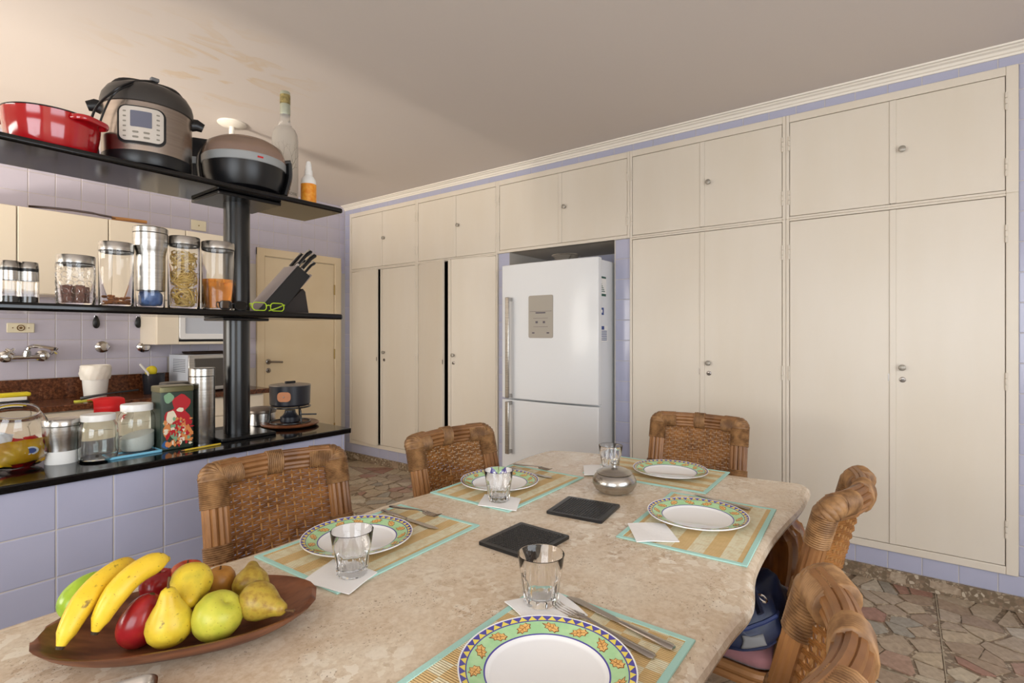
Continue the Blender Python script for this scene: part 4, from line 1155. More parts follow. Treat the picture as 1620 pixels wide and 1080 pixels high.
p0_['label'] = 'leaf-bordered plate nearest the camera, cut by the bottom edge of the photo'

# napkins
def napkin(cs, label):
    ps = [at_z(x, y, TZ+.005) for x, y in cs]; c = sum(ps, Vector((0, 0, 0)))/4
    m = MB(); N = 8; vs = []; fs = []
    rsn = random.Random(len(label))
    for k, lift in enumerate((0.0, .0022)):
        for i in range(N+1):
            for j in range(N+1):
                u, v = i/N, j/N
                p = ps[0].lerp(ps[1], u).lerp(ps[3].lerp(ps[2], u), v)-c
                w_ = .0016*math.sin(5*u+2*v)*math.sin(4*v+1)+.0016
                vs.append((p.x, p.y, w_+lift*(1 if k else 0)))
    S = (N+1)*(N+1)
    for i in range(N):
        for j in range(N):
            a = i*(N+1)+j; fs += [(a, a+1, a+N+2, a+N+1), (S+a, S+a+N+1, S+a+N+2, S+a+1)]
    for i in range(N):
        for q in ((i*(N+1), (i+1)*(N+1)), (i*(N+1)+N, (i+1)*(N+1)+N), (i, i+1), (N*(N+1)+i, N*(N+1)+i+1)):
            fs.append((q[0], q[1], S+q[1], S+q[0]))
    o = m.add(vs, fs).build('paper_napkin', 'paper', loc=(c.x, c.y, TZ+.0042), smooth=60)
    return tag(o, label, 'napkin', 'paper napkins')
napkin([(477, 922), (552, 940), (597, 906), (527, 885)], 'white paper napkin under the glass beside the nearest island-side plate')
napkin([(756, 800), (817, 808), (824, 789), (767, 782)], 'white paper napkin under the glass at the far left setting')
napkin([(924, 752), (965, 752), (965, 737), (923, 736)], 'white paper napkin behind the round steel sugar bowl')
napkin([(1007, 858), (1075, 857), (1052, 829), (993, 828)], 'square white paper napkin alone on a placemat, no glass on it')
napkin([(798, 953), (832, 981), (930, 974), (885, 938)], 'white paper napkin under the glass nearest the camera')

# tumblers
def make_glass(label, group):
    def rm(a, z):
        if z > .060 or z < .0035: return 1.0
        k = ((a/(2*PI/10)) % 1)-.5; return math.cos(PI/10)/math.cos(k*2*PI/10)*1.0
    prof = [(0, 0), (.033, 0), (.0355, .003), (.0375, .02), (.0405, .045), (.0425, .058), (.0435, .062), (.0485, .098), (.0490, .1015), (.0482, .1025), (.0472, .101), (.0425, .066), (.0385, .050), (.0350, .022), (.0300, .016), (0, .013)]
    g_ = MB().lathe(prof, 40)
    for q in range(1, 6):
        for i in range(40):
            k_ = 1+(q-1)*40+i; x_, y_, z_ = g_.v[k_]; s_ = 1-(.075 if 1 < q < 5 else .03)*abs(math.cos(5*2*PI*i/40)); g_.v[k_] = (x_*s_, y_*s_, z_)
    return tag(g_.build('tumbler', 'glass', smooth=28), label, 'glass', group)
GG = 'clear faceted tumblers'
g0 = make_glass('clear faceted glass tumbler on a napkin nearest the camera', GG)
def put_glass(o, px, py, label, sc=1.0):
    p = at_z(px, py, TZ+.0085); o.location = (p.x, p.y, TZ+.0085); o['label'] = label; o.scale = (sc, sc, sc)
put_glass(g0, 856, 952, 'clear faceted glass tumbler nearest the camera')
for px, py, lab in ((557, 907, 'clear faceted glass tumbler in front of the nearest island-side plate'), (789, 791, 'clear faceted glass tumbler in front of the far left plate'), (966, 743, 'clear faceted glass tumbler behind the steel sugar bowl')):
    c = g0.copy(); COL.objects.link(c); put_glass(c, px, py, lab)

# cutlery
def along(p, q):
    d = Vector((q[0]-p[0], q[1]-p[1], 0)); return math.atan2(d.y, d.x), d.length
def knife(p, q, label, z):
    """p: handle end, q: tip"""
    ang, L = along(p, q); t = thing('table_knife', label, 'knife', (p[0], p[1], z), ang, 'table knives')
    h = L*.46
    MB().tube([(0, 0, .0045), (.006, 0, .0045), (h*.35, 0, .0045), (h*.8, 0, .004), (h, 0, .0035)], [.0065, .0095, .0085, .0065, .005], 10, flat=.42, up=(0, 1, 0)).build('handle', 'cutlery', t)
    b = [(h-.004, -.004), (h+.02, -.009), (L*.9, -.010), (L*.97, -.004), (L, .004), (L*.95, .0075), (h, .005)]
    MB().prism(b, .0022, .0040).build('blade', 'cutlery', t, bevel=.0005)
def fork(p, q, label, z):
    ang, L = along(p, q); t = thing('table_fork', label, 'fork', (p[0], p[1], z), ang, 'table forks')
    h = L*.74
    MB().tube([(0, 0, .003), (.006, 0, .003), (L*.25, 0, .004), (L*.5, 0, .008), (L*.66, 0, .010), (h, 0, .007)], [.006, .0095, .008, .0042, .004, .010], 10, flat=.35, up=(0, 1, 0)).build('handle', 'cutlery', t)
    for k in range(4):
        y = -.0105+.007*k
        MB().tube([(h-.008, y*.7, .007), (h+.012, y, .004), (L*.93, y, .003), (L, y, .008)], [.0032, .0024, .0020, .0009], 6, flat=.6).build('tine', 'cutlery', t)
ZC = TZ+.0045
p = lambda x, y, z=ZC: at_z(x, y, z)
knife(p(605, 809), p(692, 838), 'steel table knife beside the nearest island-side plate', ZC)
fork(p(617, 806), p(696, 823), 'steel fork crossing a knife beside the nearest island-side plate', ZC+.009)
knife(p(806, 741), p(873, 757), 'steel table knife behind the far left plate', ZC)
fork(p(812, 738), p(872, 748), 'steel fork crossing a knife behind the far left plate', ZC+.009)
knife(p(1186, 807), p(1100, 783), 'steel table knife behind the plate with the folded napkin', ZC)
knife(p(1066, 1029), p(898, 945), 'steel table knife at the setting nearest the camera', ZC)
fork(p(1036, 1042), p(880, 960), 'steel four-tined fork lying beside the knife nearest the camera', ZC)

# black trivets
def trivet(cs, label):
    ps = [at_z(x, y, TZ+.011) for x, y in cs]; c = sum(ps, Vector((0, 0, 0)))/4
    u = ((ps[1]-ps[0])+(ps[2]-ps[3])); Lx = u.length/2; ang = math.atan2(u.y, u.x); v = ((ps[3]-ps[0])+(ps[2]-ps[1])); Ly = v.length/2
    t = thing('trivet', label, 'trivet', (c.x, c.y, TZ), ang, 'black trivets')
    rough_box(Lx, Ly, 0, .009, .006, .001).build('pad', 'black_plastic', t)
    m = MB(); N = 18
    for i in range(N):
        for j in range(N):
            x, y = -Lx/2+.014+(Lx-.028)*(i+.5)/N, -Ly/2+.014+(Ly-.028)*(j+.5)/N; s_ = (Lx-.028)/N*.32
            m.add([(x-s_, y-s_, .0089), (x+s_, y-s_, .0089), (x+s_, y+s_, .0089), (x-s_, y+s_, .0089), (x-s_*.6, y-s_*.6, .0108), (x+s_*.6, y-s_*.6, .0108), (x+s_*.6, y+s_*.6, .0108), (x-s_*.6, y+s_*.6, .0108)],
                  [(0, 1, 5, 4), (1, 2, 6, 5), (2, 3, 7, 6), (3, 0, 4, 7), (4, 5, 6, 7)])
    tag(m.build('raised_studs', 'black_plastic', t, smooth=0), kind='stuff')
    MB().lathe([(.004, .0), (.007, .0), (.007, .0015), (.004, .0015)], 14, c=(Lx/2-.016, Ly/2-.016, .009)).build('hanging_eyelet', 'dark_grey', t)
trivet([(755, 855), (833, 880), (906, 847), (825, 824)], 'square black studded trivet nearer the camera')
trivet([(863, 806), (951, 824), (982, 796), (900, 784)], 'square black studded trivet beside the steel sugar bowl')

# sugar bowl
sp_ = at_z(972, 778, TZ)
sb = thing('sugar_bowl', 'round polished steel sugar bowl with lid, beside the far trivet', 'bowl', (sp_.x, sp_.y, TZ))
MB().lathe([(0, 0), (.045, 0), (.066, .012), (.078, .032), (.078, .046), (.070, .062), (.060, .070)], 40).build('bowl_body', 'steel', sb)
MB().lathe([(.063, .070), (.064, .073), (.045, .084), (.02, .090), (0, .092)], 36).build('lid', 'steel', sb)
MB().lathe([(.006, .090), (.006, .098), (.014, .104), (.014, .110), (0, .113)], 18).build('knob', 'chrome', sb)

# ---- wooden bowl with fruit
TA, TB = at_z(60, 1003, .848), at_z(500, 934, .853)
ax = (TB-TA); BLn = ax.length; ba = math.atan2(ax.y, ax.x); bc = (TA+TB)/2
def bowl_mesh():
    m = MB(); NU, NV = 36, 12; vs = []; fs = []; HL = BLn/2; HW = .114
    def P(u, v, off):
        # u -1..1 along, v -1..1 across
        s = max(0.0, 1-abs(u)**2.4); wv = HW*(s**.62)*.94+.026
        zr = .050-.002*abs(u)**2
        bot = off+ (zr)*(abs(u)**3.2)*.90
        z = bot+(zr-bot)*abs(v)**3.6
        return (u*HL, v*wv*(.72+.28*1), z)
    for off, sc in ((.010, .965), (.0, 1.0)):
        for i in range(NU+1):
            u = -1+2*i/NU
            for j in range(NV+1):
                x, y, z = P(u, -1+2*j/NV, off)
                k = sc if off > 0 else 1
                vs.append((x*(k if off else 1), y*k, z if off == 0 else z+.000))
    S = (NU+1)*(NV+1)
    for i in range(NU):
        for j in range(NV):
            a = i*(NV+1)+j; fs += [(a, a+1, a+NV+2, a+NV+1), (S+a, S+a+NV+1, S+a+NV+2, S+a+1)]
    for i in range(NU):
        for e in (0, NV):
            a = i*(NV+1)+e; b = a+NV+1; fs.append((a, b, S+b, S+a))
    for j in range(NV):
        for e in (0, NU):
            a = e*(NV+1)+j; fs.append((a, a+1, S+a+1, S+a))
    return m.add(vs, fs)
bo = bowl_mesh().build('fruit_bowl', 'wood_bowl', loc=(bc.x, bc.y, TZ), rot=(0, 0, ba), smooth=45)
tag(bo, 'long boat-shaped brown wooden bowl holding fruit on the table', 'bowl')
def fpos(px, py, z): return at_z(px, py, z)
def pear_prof(k=1.0):
    return [(0, -.040), (.014, -.039), (.028, -.034), (.037, -.022), (.040, -.006), (.037, .009), (.029, .025), (.0205, .039), (.0158, .052), (.0122, .062), (.006, .067), (0, .067)]
def pear(name, label, px, py, z, mat, s, rot, plump=1.0, stem=True, grp=None):
    c = fpos(px, py, z)
    t = thing(name, label, 'fruit', c, 0, grp); t.rotation_euler = rot
    MB().lathe([(r*s*plump, z_*s) for r, z_ in pear_prof()], 28).build('flesh', mat, t, smooth=70)
    if stem: MB().tube([(0, 0, .062*s), (.001, .001, .075*s), (.004, .002, .086*s)], [.0026, .002, .0026], 7).build('stem', 'stem', t)
    MB().lathe([(0, -.0405*s), (.005*s, -.0412*s), (.0065*s, -.0395*s)], 8).build('calyx', 'stem', t)
    return t
def apple(name, label, px, py, z, mat, r, rot=(0, 0, 0), stem=True):
    c = fpos(px, py, z); t = thing(name, label, 'fruit', c); t.rotation_euler = rot
    rx, rz = r
    prof = [(0, -.80), (.18, -.90), (.42, -.94), (.74, -.74), (.95, -.30), (1.0, .08), (.92, .48), (.70, .80), (.42, .94), (.18, .90), (.05, .78), (0, .74)]
    MB().lathe([(a*rx, b*rz) for a, b in prof], 28).build('flesh', mat, t, smooth=70)
    if stem: MB().tube([(0, 0, rz*.76), (.002, 0, rz*1.06)], .0018, 6).build('stem', 'stem', t)
    return t
def egg(name, label, px, py, z, mat, r, rot=(0, 0, 0)):
    c = fpos(px, py, z); t = thing(name, label, 'fruit', c); t.rotation_euler = rot
    MB().sphere((0, 0, 0), r, 28, 18, fn=lambda p: (p.x*(1-.12*p.z/r[2]), p.y*(1-.12*p.z/r[2]), p.z)).build('flesh', mat, t, smooth=80)
    MB().lathe([(0, .001), (.004, .0006), (.0045, -.001)], 8, c=(0, 0, r[2])).build('stem', 'stem', t)
    return t
pear('yellow_pear', 'bright yellow pear standing upright at the front of the fruit bowl', 268, 984, .862, 'f_pear', .93, (0.05, -.05, 0))
apple('green_pear', 'plump yellow-green pear lying right of the upright yellow pear', 344, 974, .859, 'f_green', (.0425, .039), (.5, .3, 0), False)
egg('red_mango', 'large dark red mango between the bananas and the upright pear', 224, 981, .857, 'f_red', (.036, .034, .047), (0.25, .25, .3))
apple('red_apple', 'red apple behind the bananas, mostly hidden', 252, 926, .868, 'f_red', (.034, .031))
pear('yellow_pear', 'yellow pear lying on top with its blossom end towards the camera', 302, 924, .895, 'f_pear', .86, (R_(105), 0, R_(-25)), 1.08, False)
apple('orange_red_apple', 'orange-red apple peeping out behind the top yellow pear', 296, 912, .875, 'f_redor', (.034, .031))
apple('brown_pear', 'brownish pear at the back right, partly hidden', 348, 921, .862, 'f_brown', (.030, .031))
pear('russet_pear', 'mottled russet pear with its stem towards the right rim', 411, 951, .868, 'f_russet', .86, (R_(98), 0, R_(20)), 1.02)
pear('russet_pear', 'mottled russet pear at the back, behind the other russet one', 397, 922, .866, 'f_russet', .82, (R_(70), 0, R_(150)), 1.05, False)
egg('green_mango', 'green mango at the left end, behind the bananas', 133, 940, .883, 'f_lime', (.030, .033, .044), (0.3, .9, .6))
def banana(label, tip, top, lift, grp='bananas'):
    a, b = at_z(tip[0], tip[1], tip[2]), at_z(top[0], top[1], top[2]); c = (a+b)/2
    t = thing('banana', label, 'fruit', c, 0, grp)
    P = bez(a-c, Vector((0, 0, lift*2))+Vector((-.02, -.01, 0)), b-c, 22); N = len(P)
    R = [.0200*min(1.0, .40+1.0*(i/(N-1))**.5)*(1 if i < N-4 else (.96, .86, .68, .40)[i-N+4]) for i in range(N)]; R[0] = .0065; R[1] = .0100
    MB().tube(P, R, 15, rfun=lambda an: 1+.05*math.cos(5*an)).build('peel', 'f_banana', t, smooth=50)
    d0 = (P[0]-P[1]).normalized(); d1 = (P[-1]-P[-2]).normalized()
    MB().tube([P[0], P[0]+d0*.005], [.0065, .0055], 10).build('blossom_end', M('banana tip', '#3a2b1a', .8), t)
    MB().tube([P[-1], P[-1]+d1*.006], [.007, .005], 10).build('stem', M('banana stem', '#b59a35', .6), t)
banana('left one of the two ripe bananas, lying across the end of the bowl', (96, 1022, .862), (212, 893, .932), .028)
banana('right one of the two ripe bananas, with brown scratches', (151, 998, .872), (262, 885, .946), .026)

# small tray with napkin at the lower left
tp = at_z(196, 1068, TZ)
tr_ = thing('metal_tray', 'small shallow metal tray cut by the bottom edge of the photo', 'tray', (.245, .985, TZ), R_(-22))
pm = [at_z(212, 1062, TZ+.02), at_z(150, 1075, TZ+.02)]
m = MB()
def tray_rings(m, W, H, levels):
    vs = []; fs = []; n = 0
    for (d, z, r) in levels:
        q = rrect(W-2*d, H-2*d, r, 6); n = len(q); vs += [(x, y, z) for x, y in q]
    for j in range(len(levels)-1): fs += [(j*n+i, j*n+(i+1) % n, (j+1)*n+(i+1) % n, (j+1)*n+i) for i in range(n)]
    fs.append(tuple((len(levels)-1)*n+i for i in range(n))); fs.append(tuple(range(n-1, -1, -1)))
    m.add(vs, fs)
tray_rings(m, .17, .12, [(.012, 0, .02), (.002, .016, .02), (0, .018, .02), (.003, .020, .02), (.006, .018, .018), (.014, .003, .016)])
m.build('tray_body', 'steel', tr_, smooth=40)
tr_.location = (pm[0].x-.075, pm[0].y-.05, TZ)
nk = MB().box((-.045, -.03, 0), (.045, .03, .004)).build('paper_packet', 'paper', bevel=.001)
nk.location = (tr_.location.x-.02, tr_.location.y+.018, TZ+.018); nk.rotation_euler = (0, R_(-8), R_(10))
tag(nk, 'small white paper packet lying in the metal tray', 'packet')
# ================================================================== ON THE TOP SHELF
# red casserole
c = Vector((.493, 2.345, TS))
pot = thing('casserole', 'red enamel casserole pot on the left of the top shelf', 'pot', c)
R0 = .132
MB().lathe([(0, 0), (R0*.86, 0), (R0*.90, .008), (R0*.985, .085), (R0, .118), (R0*1.01, .122), (R0*.975, .123), (R0*.95, .116), (R0*.84, .012), (0, .010)], 56, sy=.95).build('pot_body', 'red_enamel', pot)
MB().tube([(R0*.995*math.cos(a), R0*.995*.95*math.sin(a), .1235) for a in [2*PI*i/60 for i in range(60)]], .0032, 6, closed=True).build('rim', 'black_plastic', pot)
for a0 in (-.98, PI-.98):
    m = MB()
    ca, sa = math.cos(a0), math.sin(a0)
    def hp(r, t): return (r*ca-t*sa, (r*sa+t*ca)*.97, .108)
    m.tube(spline([hp(R0*.92, -.055), hp(R0+.012, -.054), hp(R0+.030, -.038), hp(R0+.033, 0), hp(R0+.030, .038), hp(R0+.012, .054), hp(R0*.92, .055)], 6), .0105, 10, flat=.62, up=(0, 0, 1))
    m.build('handle', 'red_enamel', pot)

# multicooker
mc = thing('multicooker', 'round steel electric pressure cooker with control panel on the top shelf', 'cooker', (.783, 2.362, TS))
Rm = .1465
MB().lathe([(0, .006), (Rm*.84, .006), (Rm*.96, .012), (Rm*1.0, .032), (Rm*.995, .058)], 48).build('base', 'black_plastic', mc)
MB().lathe([(Rm, .056), (Rm, .236)], 56).build('steel_body', M('warm brushed steel', '#b0a59c', .27, metal=1.0, col2='#a69b92', nscale=2, stretch=(1, 1, 60)), mc)
MB().lathe([(Rm*.985, .234), (Rm*1.03, .238), (Rm*1.035, .262), (Rm*1.0, .285), (Rm*.90, .310), (Rm*.66, .330), (Rm*.3, .342), (0, .344)], 56).build('lid', 'dark_grey', mc)
fd = math.atan2(-2.362, -.778)            # towards the viewer
tu = Vector((-math.sin(fd), math.cos(fd), 0)); nu = Vector((math.cos(fd), math.sin(fd), 0))
MB().tube(spline([nu*-.02+tu*-.12+Vector((0, 0, .305)), tu*-.085+Vector((0, 0, .346)), tu*0+Vector((0, 0, .356)), tu*.085+Vector((0, 0, .346)), nu*-.02+tu*.12+Vector((0, 0, .305))], 6), .018, 10, flat=.5, up=(0, 0, 1)).build('lid_handle', 'black_plastic', mc)
for s in (-1, 1):
    b_ = tu*s
    m = MB(); o = b_*(Rm*.97)
    m.tube([o+Vector((0, 0, .232)), o+b_*.022+Vector((0, 0, .236)), o+b_*.044+Vector((0, 0, .228))], [.026, .024, .018], 10, flat=.8)
    m.build('side_handle', 'black_plastic', mc)
fd2 = fd+.02
def wrap(poly, r0, r1, zc, ang):
    """curved panel following the cylinder"""
    n = len(poly); vs = []
    for r in (r0, r1):
        for (x, z) in poly: an = ang+x/Rm; vs.append((r*math.cos(an), r*math.sin(an), zc+z))
    return MB().add(vs, [tuple(range(n)), tuple(range(2*n-1, n-1, -1))]+[(i, (i+1) % n, n+(i+1) % n, n+i) for i in range(n)])
def rr_dense(w, h, r):
    P = rrect(w, h, r, 5); out = []
    for i in range(len(P)):
        a, b = P[i], P[(i+1) % len(P)]; L = math.hypot(b[0]-a[0], b[1]-a[1]); k = max(1, int(L/.012))
        out += [(a[0]+(b[0]-a[0])*t/k, a[1]+(b[1]-a[1])*t/k) for t in range(k)]
    return out
pz = .146; pang = fd2-.16
def wrap_grid(w, h, r, r0, r1, zc, ang, rot=0):
    m = MB(); n = 14; vs = []; fs = []; NJ = 24
    for j in range(NJ+1):
        v = -math.cos(PI*j/NJ)
        z = v*h/2; hw_ = w/2
        if abs(z) > h/2-r: q = abs(z)-(h/2-r); hw_ = w/2-r+math.sqrt(max(0, r*r-q*q))
        for i in range(n+1):
            x = (-1+2*i/n)*hw_; an = ang+x/Rm
            vs += [(r1*math.cos(an), r1*math.sin(an), zc+z)]
    for j in range(NJ):
        for i in range(n): a = j*(n+1)+i; fs.append((a, a+1, a+n+2, a+n+1))
    m.add(vs, fs); m.f += []; 
    rim = [i for i in range(n+1)]+[j*(n+1)+n for j in range(1, NJ+1)]+[NJ*(n+1)+i for i in range(n-1, -1, -1)]+[j*(n+1) for j in range(NJ-1, 0, -1)]
    k0 = len(m.v); k = r0/r1
    for q in rim: v = m.v[q]; m.v.append((v[0]*k, v[1]*k, v[2]))
    L = len(rim)
    for i in range(L): m.f.append((rim[i], rim[(i+1) % L], k0+(i+1) % L, k0+i)); m.m.append(0)
    return m
pbk = wrap_grid(.150, .138, .028, Rm-.002, Rm+.006, pz, pang).build('panel_bezel', 'black_plastic', mc)
pnl = wrap_grid(.132, .124, .022, Rm+.004, Rm+.009, pz+.002, pang).build('control_panel', M('silver panel', '#cfc8bf', .3, metal=.3), mc)
wrap_grid(.062, .058, .003, Rm+.007, Rm+.0105, pz+.020, pang).build('display', 'lcd', pnl)
m = MB()
for s in (-1, 1):
    for k in range(6):
        q = wrap_grid(.010, .005, .002, Rm+.007, Rm+.0102, pz-.045+.018*k, pang+s*.049/Rm); m.add(q.v, q.f)
for s in (-.5, .5):
    for k in range(2):
        q = wrap_grid(.018, .007, .003, Rm+.007, Rm+.0102, pz-.046+.018*k, pang+s*.032/Rm); m.add(q.v, q.f)
m.build('button_print', 'line', pnl, smooth=0)
m = MB()
cd = [nu*.06+tu*.02+Vector((0, 0, .352)), nu*.12+tu*-.04+Vector((0, 0, .312)), nu*.15+tu*-.095+Vector((0, 0, .255)), nu*.10+tu*-.155+Vector((0, 0, .190)), nu*.07+tu*-.175+Vector((0, 0, .10)), nu*.07+tu*-.165+Vector((0, 0, .012))]
m.tube(spline(cd, 7), .0042, 7); m.tube(spline([v+nu*.006+Vector((0, 0, -.012)) for v in cd[:3]]+[cd[3]+nu*.03+tu*.03, cd[4]+nu*.03+tu*.025, cd[5]+nu*.03+tu*.02], 7), .0034, 7)
m.build('power_cord', 'black_plastic', mc)
MB().box((-.014, -.010, 0), (.014, .010, .014)).xf(Matrix.Translation(nu*.06+tu*.02+Vector((0, 0, .350)))).build('plug', 'greylining', mc, bevel=.003)

# tabletop fryer
fy = thing('tabletop_fryer', 'round black fryer with smoked domed lid on the top shelf', 'fryer', (1.157, 2.36, TS))
Rf = .168
MB().lathe([(0, .006), (Rf*.70, .006), (Rf*.86, .022), (Rf*.97, .07), (Rf, .120)], 48).build('base', 'black_plastic', fy)
MB().lathe([(Rf*1.0, .119), (Rf*1.015, .122), (Rf*1.015, .152), (Rf*1.0, .155)], 48).build('band', 'band_grey', fy)
MB().lathe([(Rf*1.0, .155), (Rf*.985, .180), (Rf*.90, .214), (Rf*.70, .236), (Rf*.4, .248), (0, .252)], 48).build('lid', MT['smoke'], fy)
vd = Vector((-1.148, -2.365, 0)).normalized(); vt = Vector((-vd.y, vd.x, 0))
MB().tube(spline([vd*Rf*.5*0+vt*-Rf*.99+Vector((0, 0, .02)), vt*-Rf*1.05+Vector((0, 0, .12)), vt*-Rf*1.0+Vector((0, 0, .175)), vt*-Rf*.83+Vector((0, 0, .222))], 6), .011, 8, flat=1.6).build('hinge_bracket', 'black_plastic', fy)
m = MB().tube(spline([vt*Rf*.95+vd*.02+Vector((0, 0, .02)), vt*Rf*1.06+vd*.02+Vector((0, 0, .10)), vt*Rf*1.05+vd*.02+Vector((0, 0, .165))], 6), .012, 8, flat=2.2)
m.build('handle', 'black_plastic', fy)
MB().tube([vt*Rf*.98+vd*.02+Vector((0, 0, .172)), vt*Rf*1.12+vd*.02+Vector((0, 0, .178))], .008, 8, flat=.5).build('latch', 'dark_grey', fy)
q = vd*(Rf*1.018); an = math.atan2(vd.y, vd.x)
m = MB()
for k in range(4): 
    aa = an+.30+.035*k; m.box((Rf*1.016*math.cos(aa)-.003, Rf*1.016*math.sin(aa)-.001, .134), (Rf*1.016*math.cos(aa)+.002, Rf*1.016*math.sin(aa)+.001, .141))
m.build('logo_print', 'red_plastic', fy, smooth=0)
m = MB(); q0 = vt*-(Rf*.98)-vd*.045
Rz = Matrix.Rotation(math.atan2(vt.y, vt.x), 3, 'Z')
m.box((-.040, -.040, .004), (.040, .040, .235), R=Rz, c=(0, 0, 0)).xf(Matrix.Translation(q0))
rh = m.build('rear_housing', 'black_plastic', fy, bevel=.006)
MB().box((-.0412, -.0412, .120), (.0412, .0412, .152), R=Rz, c=(0, 0, 0)).xf(Matrix.Translation(q0)).build('housing_band', 'band_grey', rh, bevel=.004)

# frosted bottle
bt = thing('frosted_bottle', 'tall frosted glass spirit bottle with tree print on the top shelf', 'bottle', (1.393, 2.440, TS))
rb = .060
MB().lathe([(0, .004), (rb*.9, 0), (rb, .006), (rb, .335), (rb*.95, .358), (rb*.78, .380), (rb*.50, .398), (.024, .415), (.0225, .44), (.0225, .555), (.019, .555), (.019, .44), (.022, .42), (rb*.72, .375), (rb*.92, .33), (rb*.92, .012), (0, .012)], 40).build('bottle_body', 'frost', bt)
MB().lathe([(.0235, .450), (.0240, .452), (.0240, .556), (.022, .560), (0, .560)], 24).build('capsule', M('grey green foil', '#b5b9a6', .3, metal=.5), bt)
vb = math.atan2(-2.405, -1.372)
m = MB()
for k in range(-3, 9): 
    pass
m.lathe([(.0244, .500), (.0244, .545)], 24).build('neck_label', M('gold label', '#a3915c', .4, col2='#6f6238', nscale=60), bt)
def onb(x, z, r=rb+.0006): a = vb+.35+x/rb; return (r*math.cos(a), r*math.sin(a), z)
m = MB(); rt = random.Random(5)
def branch(x, z, ang, L, w_, d):
    x2, z2 = x+L*math.sin(ang), z+L*math.cos(ang)
    m.tube([onb(x, z), onb((x+x2)/2+.001, (z+z2)/2), onb(x2, z2)], [w_, w_*.8, w_*.6], 4)
    if d > 0:
        for s in (-1, 1): branch(x2, z2, ang+s*rt.uniform(.25, .6), L*rt.uniform(.62, .82), w_*.62, d-1)
branch(0, .08, 0, .07, .0022, 5); branch(0, .15, .35, .03, .0014, 3); branch(0, .13, -.4, .03, .0014, 3)
m.build('tree_print', 'branch_print', bt, smooth=0)
def text_on(body, size, mat, parent, fn, name='lettering'):
    cu = bpy.data.curves.new(name, 'FONT'); cu.body = body; cu.size = size; cu.align_x = 'CENTER'; cu.align_y = 'CENTER'; cu.extrude = .0002
    tmp = bpy.data.objects.new(name, cu); COL.objects.link(tmp)
    me = bpy.data.meshes.new_from_object(tmp.evaluated_get(bpy.context.evaluated_depsgraph_get()))
    bpy.data.objects.remove(tmp)
    for v in me.vertices: v.co = fn(v.co)
    me.materials.clear(); me.materials.append(MT[mat])
    o = bpy.data.objects.new(name, me); COL.objects.link(o); o.parent = parent; return o
text_on('BELVEDERE', .0175, 'branch_print', bt, lambda c: Vector(onb(c.x, .066+c.y, rb+.0006+c.z)))

bt.scale = (1, 1, 1.03)
# spray bottle
sy_ = 2.33
sb2 = thing('spray_bottle', 'small white spray bottle with orange label at the shelf end', 'bottle', (1.458, 2.340, TS))
MB().lathe([(0, 0), (.034, 0), (.036, .004), (.036, .128), (.033, .142), (.022, .158), (.018, .164)], 28).build('bottle_body', 'white_plastic', sb2)
MB().lathe([(.0365, .006), (.0365, .118)], 28).build('label', 'orange_label', sb2)
MB().lathe([(.019, .163), (.019, .186), (.015, .192), (.015, .206), (.011, .226), (.008, .232), (0, .233)], 20).build('cap', 'white_plastic', sb2)

# ceiling lamp stem
lp = at_z(367, 195, CZ)
cl = thing('ceiling_lamp', 'white pendant lamp whose ceiling rose shows above the fryer', 'lamp', (lp.x, lp.y, CZ))
MB().lathe([(0, 0), (.088, 0), (.088, -.006), (.070, -.018), (.030, -.026), (0, -.027)], 32).build('ceiling_rose', 'white_trim', cl)
MB().lathe([(.017, -.024), (.015, -.035), (.018, -.045), (.020, -.14), (.026, -.165), (.026, -.18)], 20).build('stem', 'white_trim', cl)
MB().lathe([(.026, -.18), (.06, -.20), (.088, -.245), (.085, -.29), (.05, -.325), (0, -.335)], 28).build('globe', 'white_plastic', cl)

# ================================================================== ON THE MIDDLE SHELF
def on_mid(px, Y): p = at_y(px, 480, Y); return (p.x, p.y, MS)
# grinders
def grinder(px, label):
    x, y, z = on_mid(px, 2.32); t = thing('spice_grinder', label, 'grinder', (x, y, z), 0, 'spice grinders')
    r = .0268
    MB().lathe([(0, 0), (r, 0), (r, .002), (r*.97, .080), (r*.90, .082), (r*.90, .003), (0, .003)], 28).build('glass_body', 'glass', t)
    MB().lathe([(0, .0035), (r*.88, .0035), (r*.88, .022), (r*.5, .025), (0, .024)], 24).build('peppercorns', 'slot', t)
    MB().lathe([(r*.98, .076), (r*.97, .106)], 28).build('steel_collar', 'steel', t)
    MB().lathe([(r*.93, .106), (r*.93, .116)], 28).build('black_ring', 'black_plastic', t)
    MB().lathe([(r*.95, .116), (r*.88, .136), (r*.82, .138), (0, .138)], 28).build('cap', 'steel', t)
grinder(15.5, 'steel-topped pepper grinder at the left edge of the middle shelf'); grinder(45.5, 'steel-topped pepper grinder beside the chocolate jar')
def jar_glass(t, r, h, mat='glass', rm=None, th=.003, n=36):
    MB().lathe([(0, 0), (r*.95, 0), (r, .004), (r, h), (r-th, h), (r-th, .008), (0, .007)], n, rmod=rm).build('glass_body', mat, t, smooth=40)
def steel_lid(t, r, z, hgt=.022, mat='steel'):
    MB().lathe([(r*.93, z-.006), (r*1.02, z-.005), (r*1.02, z+hgt-.003), (r*.99, z+hgt), (0, z+hgt)], 36).build('lid', mat, t)
    MB().lathe([(r*1.0, z-.010), (r*1.0, z-.005)], 32).build('seal', 'dark_grey', t)
GJ = 'jars on the middle shelf'
x, y, z = on_mid(120, 2.32); j = thing('storage_jar', 'squat patterned glass jar of chocolates with a steel lid', 'jar', (x, y, z), 0, GJ)
jar_glass(j, .0535, .150, rm=None); steel_lid(j, .0535, .152)
m = MB()
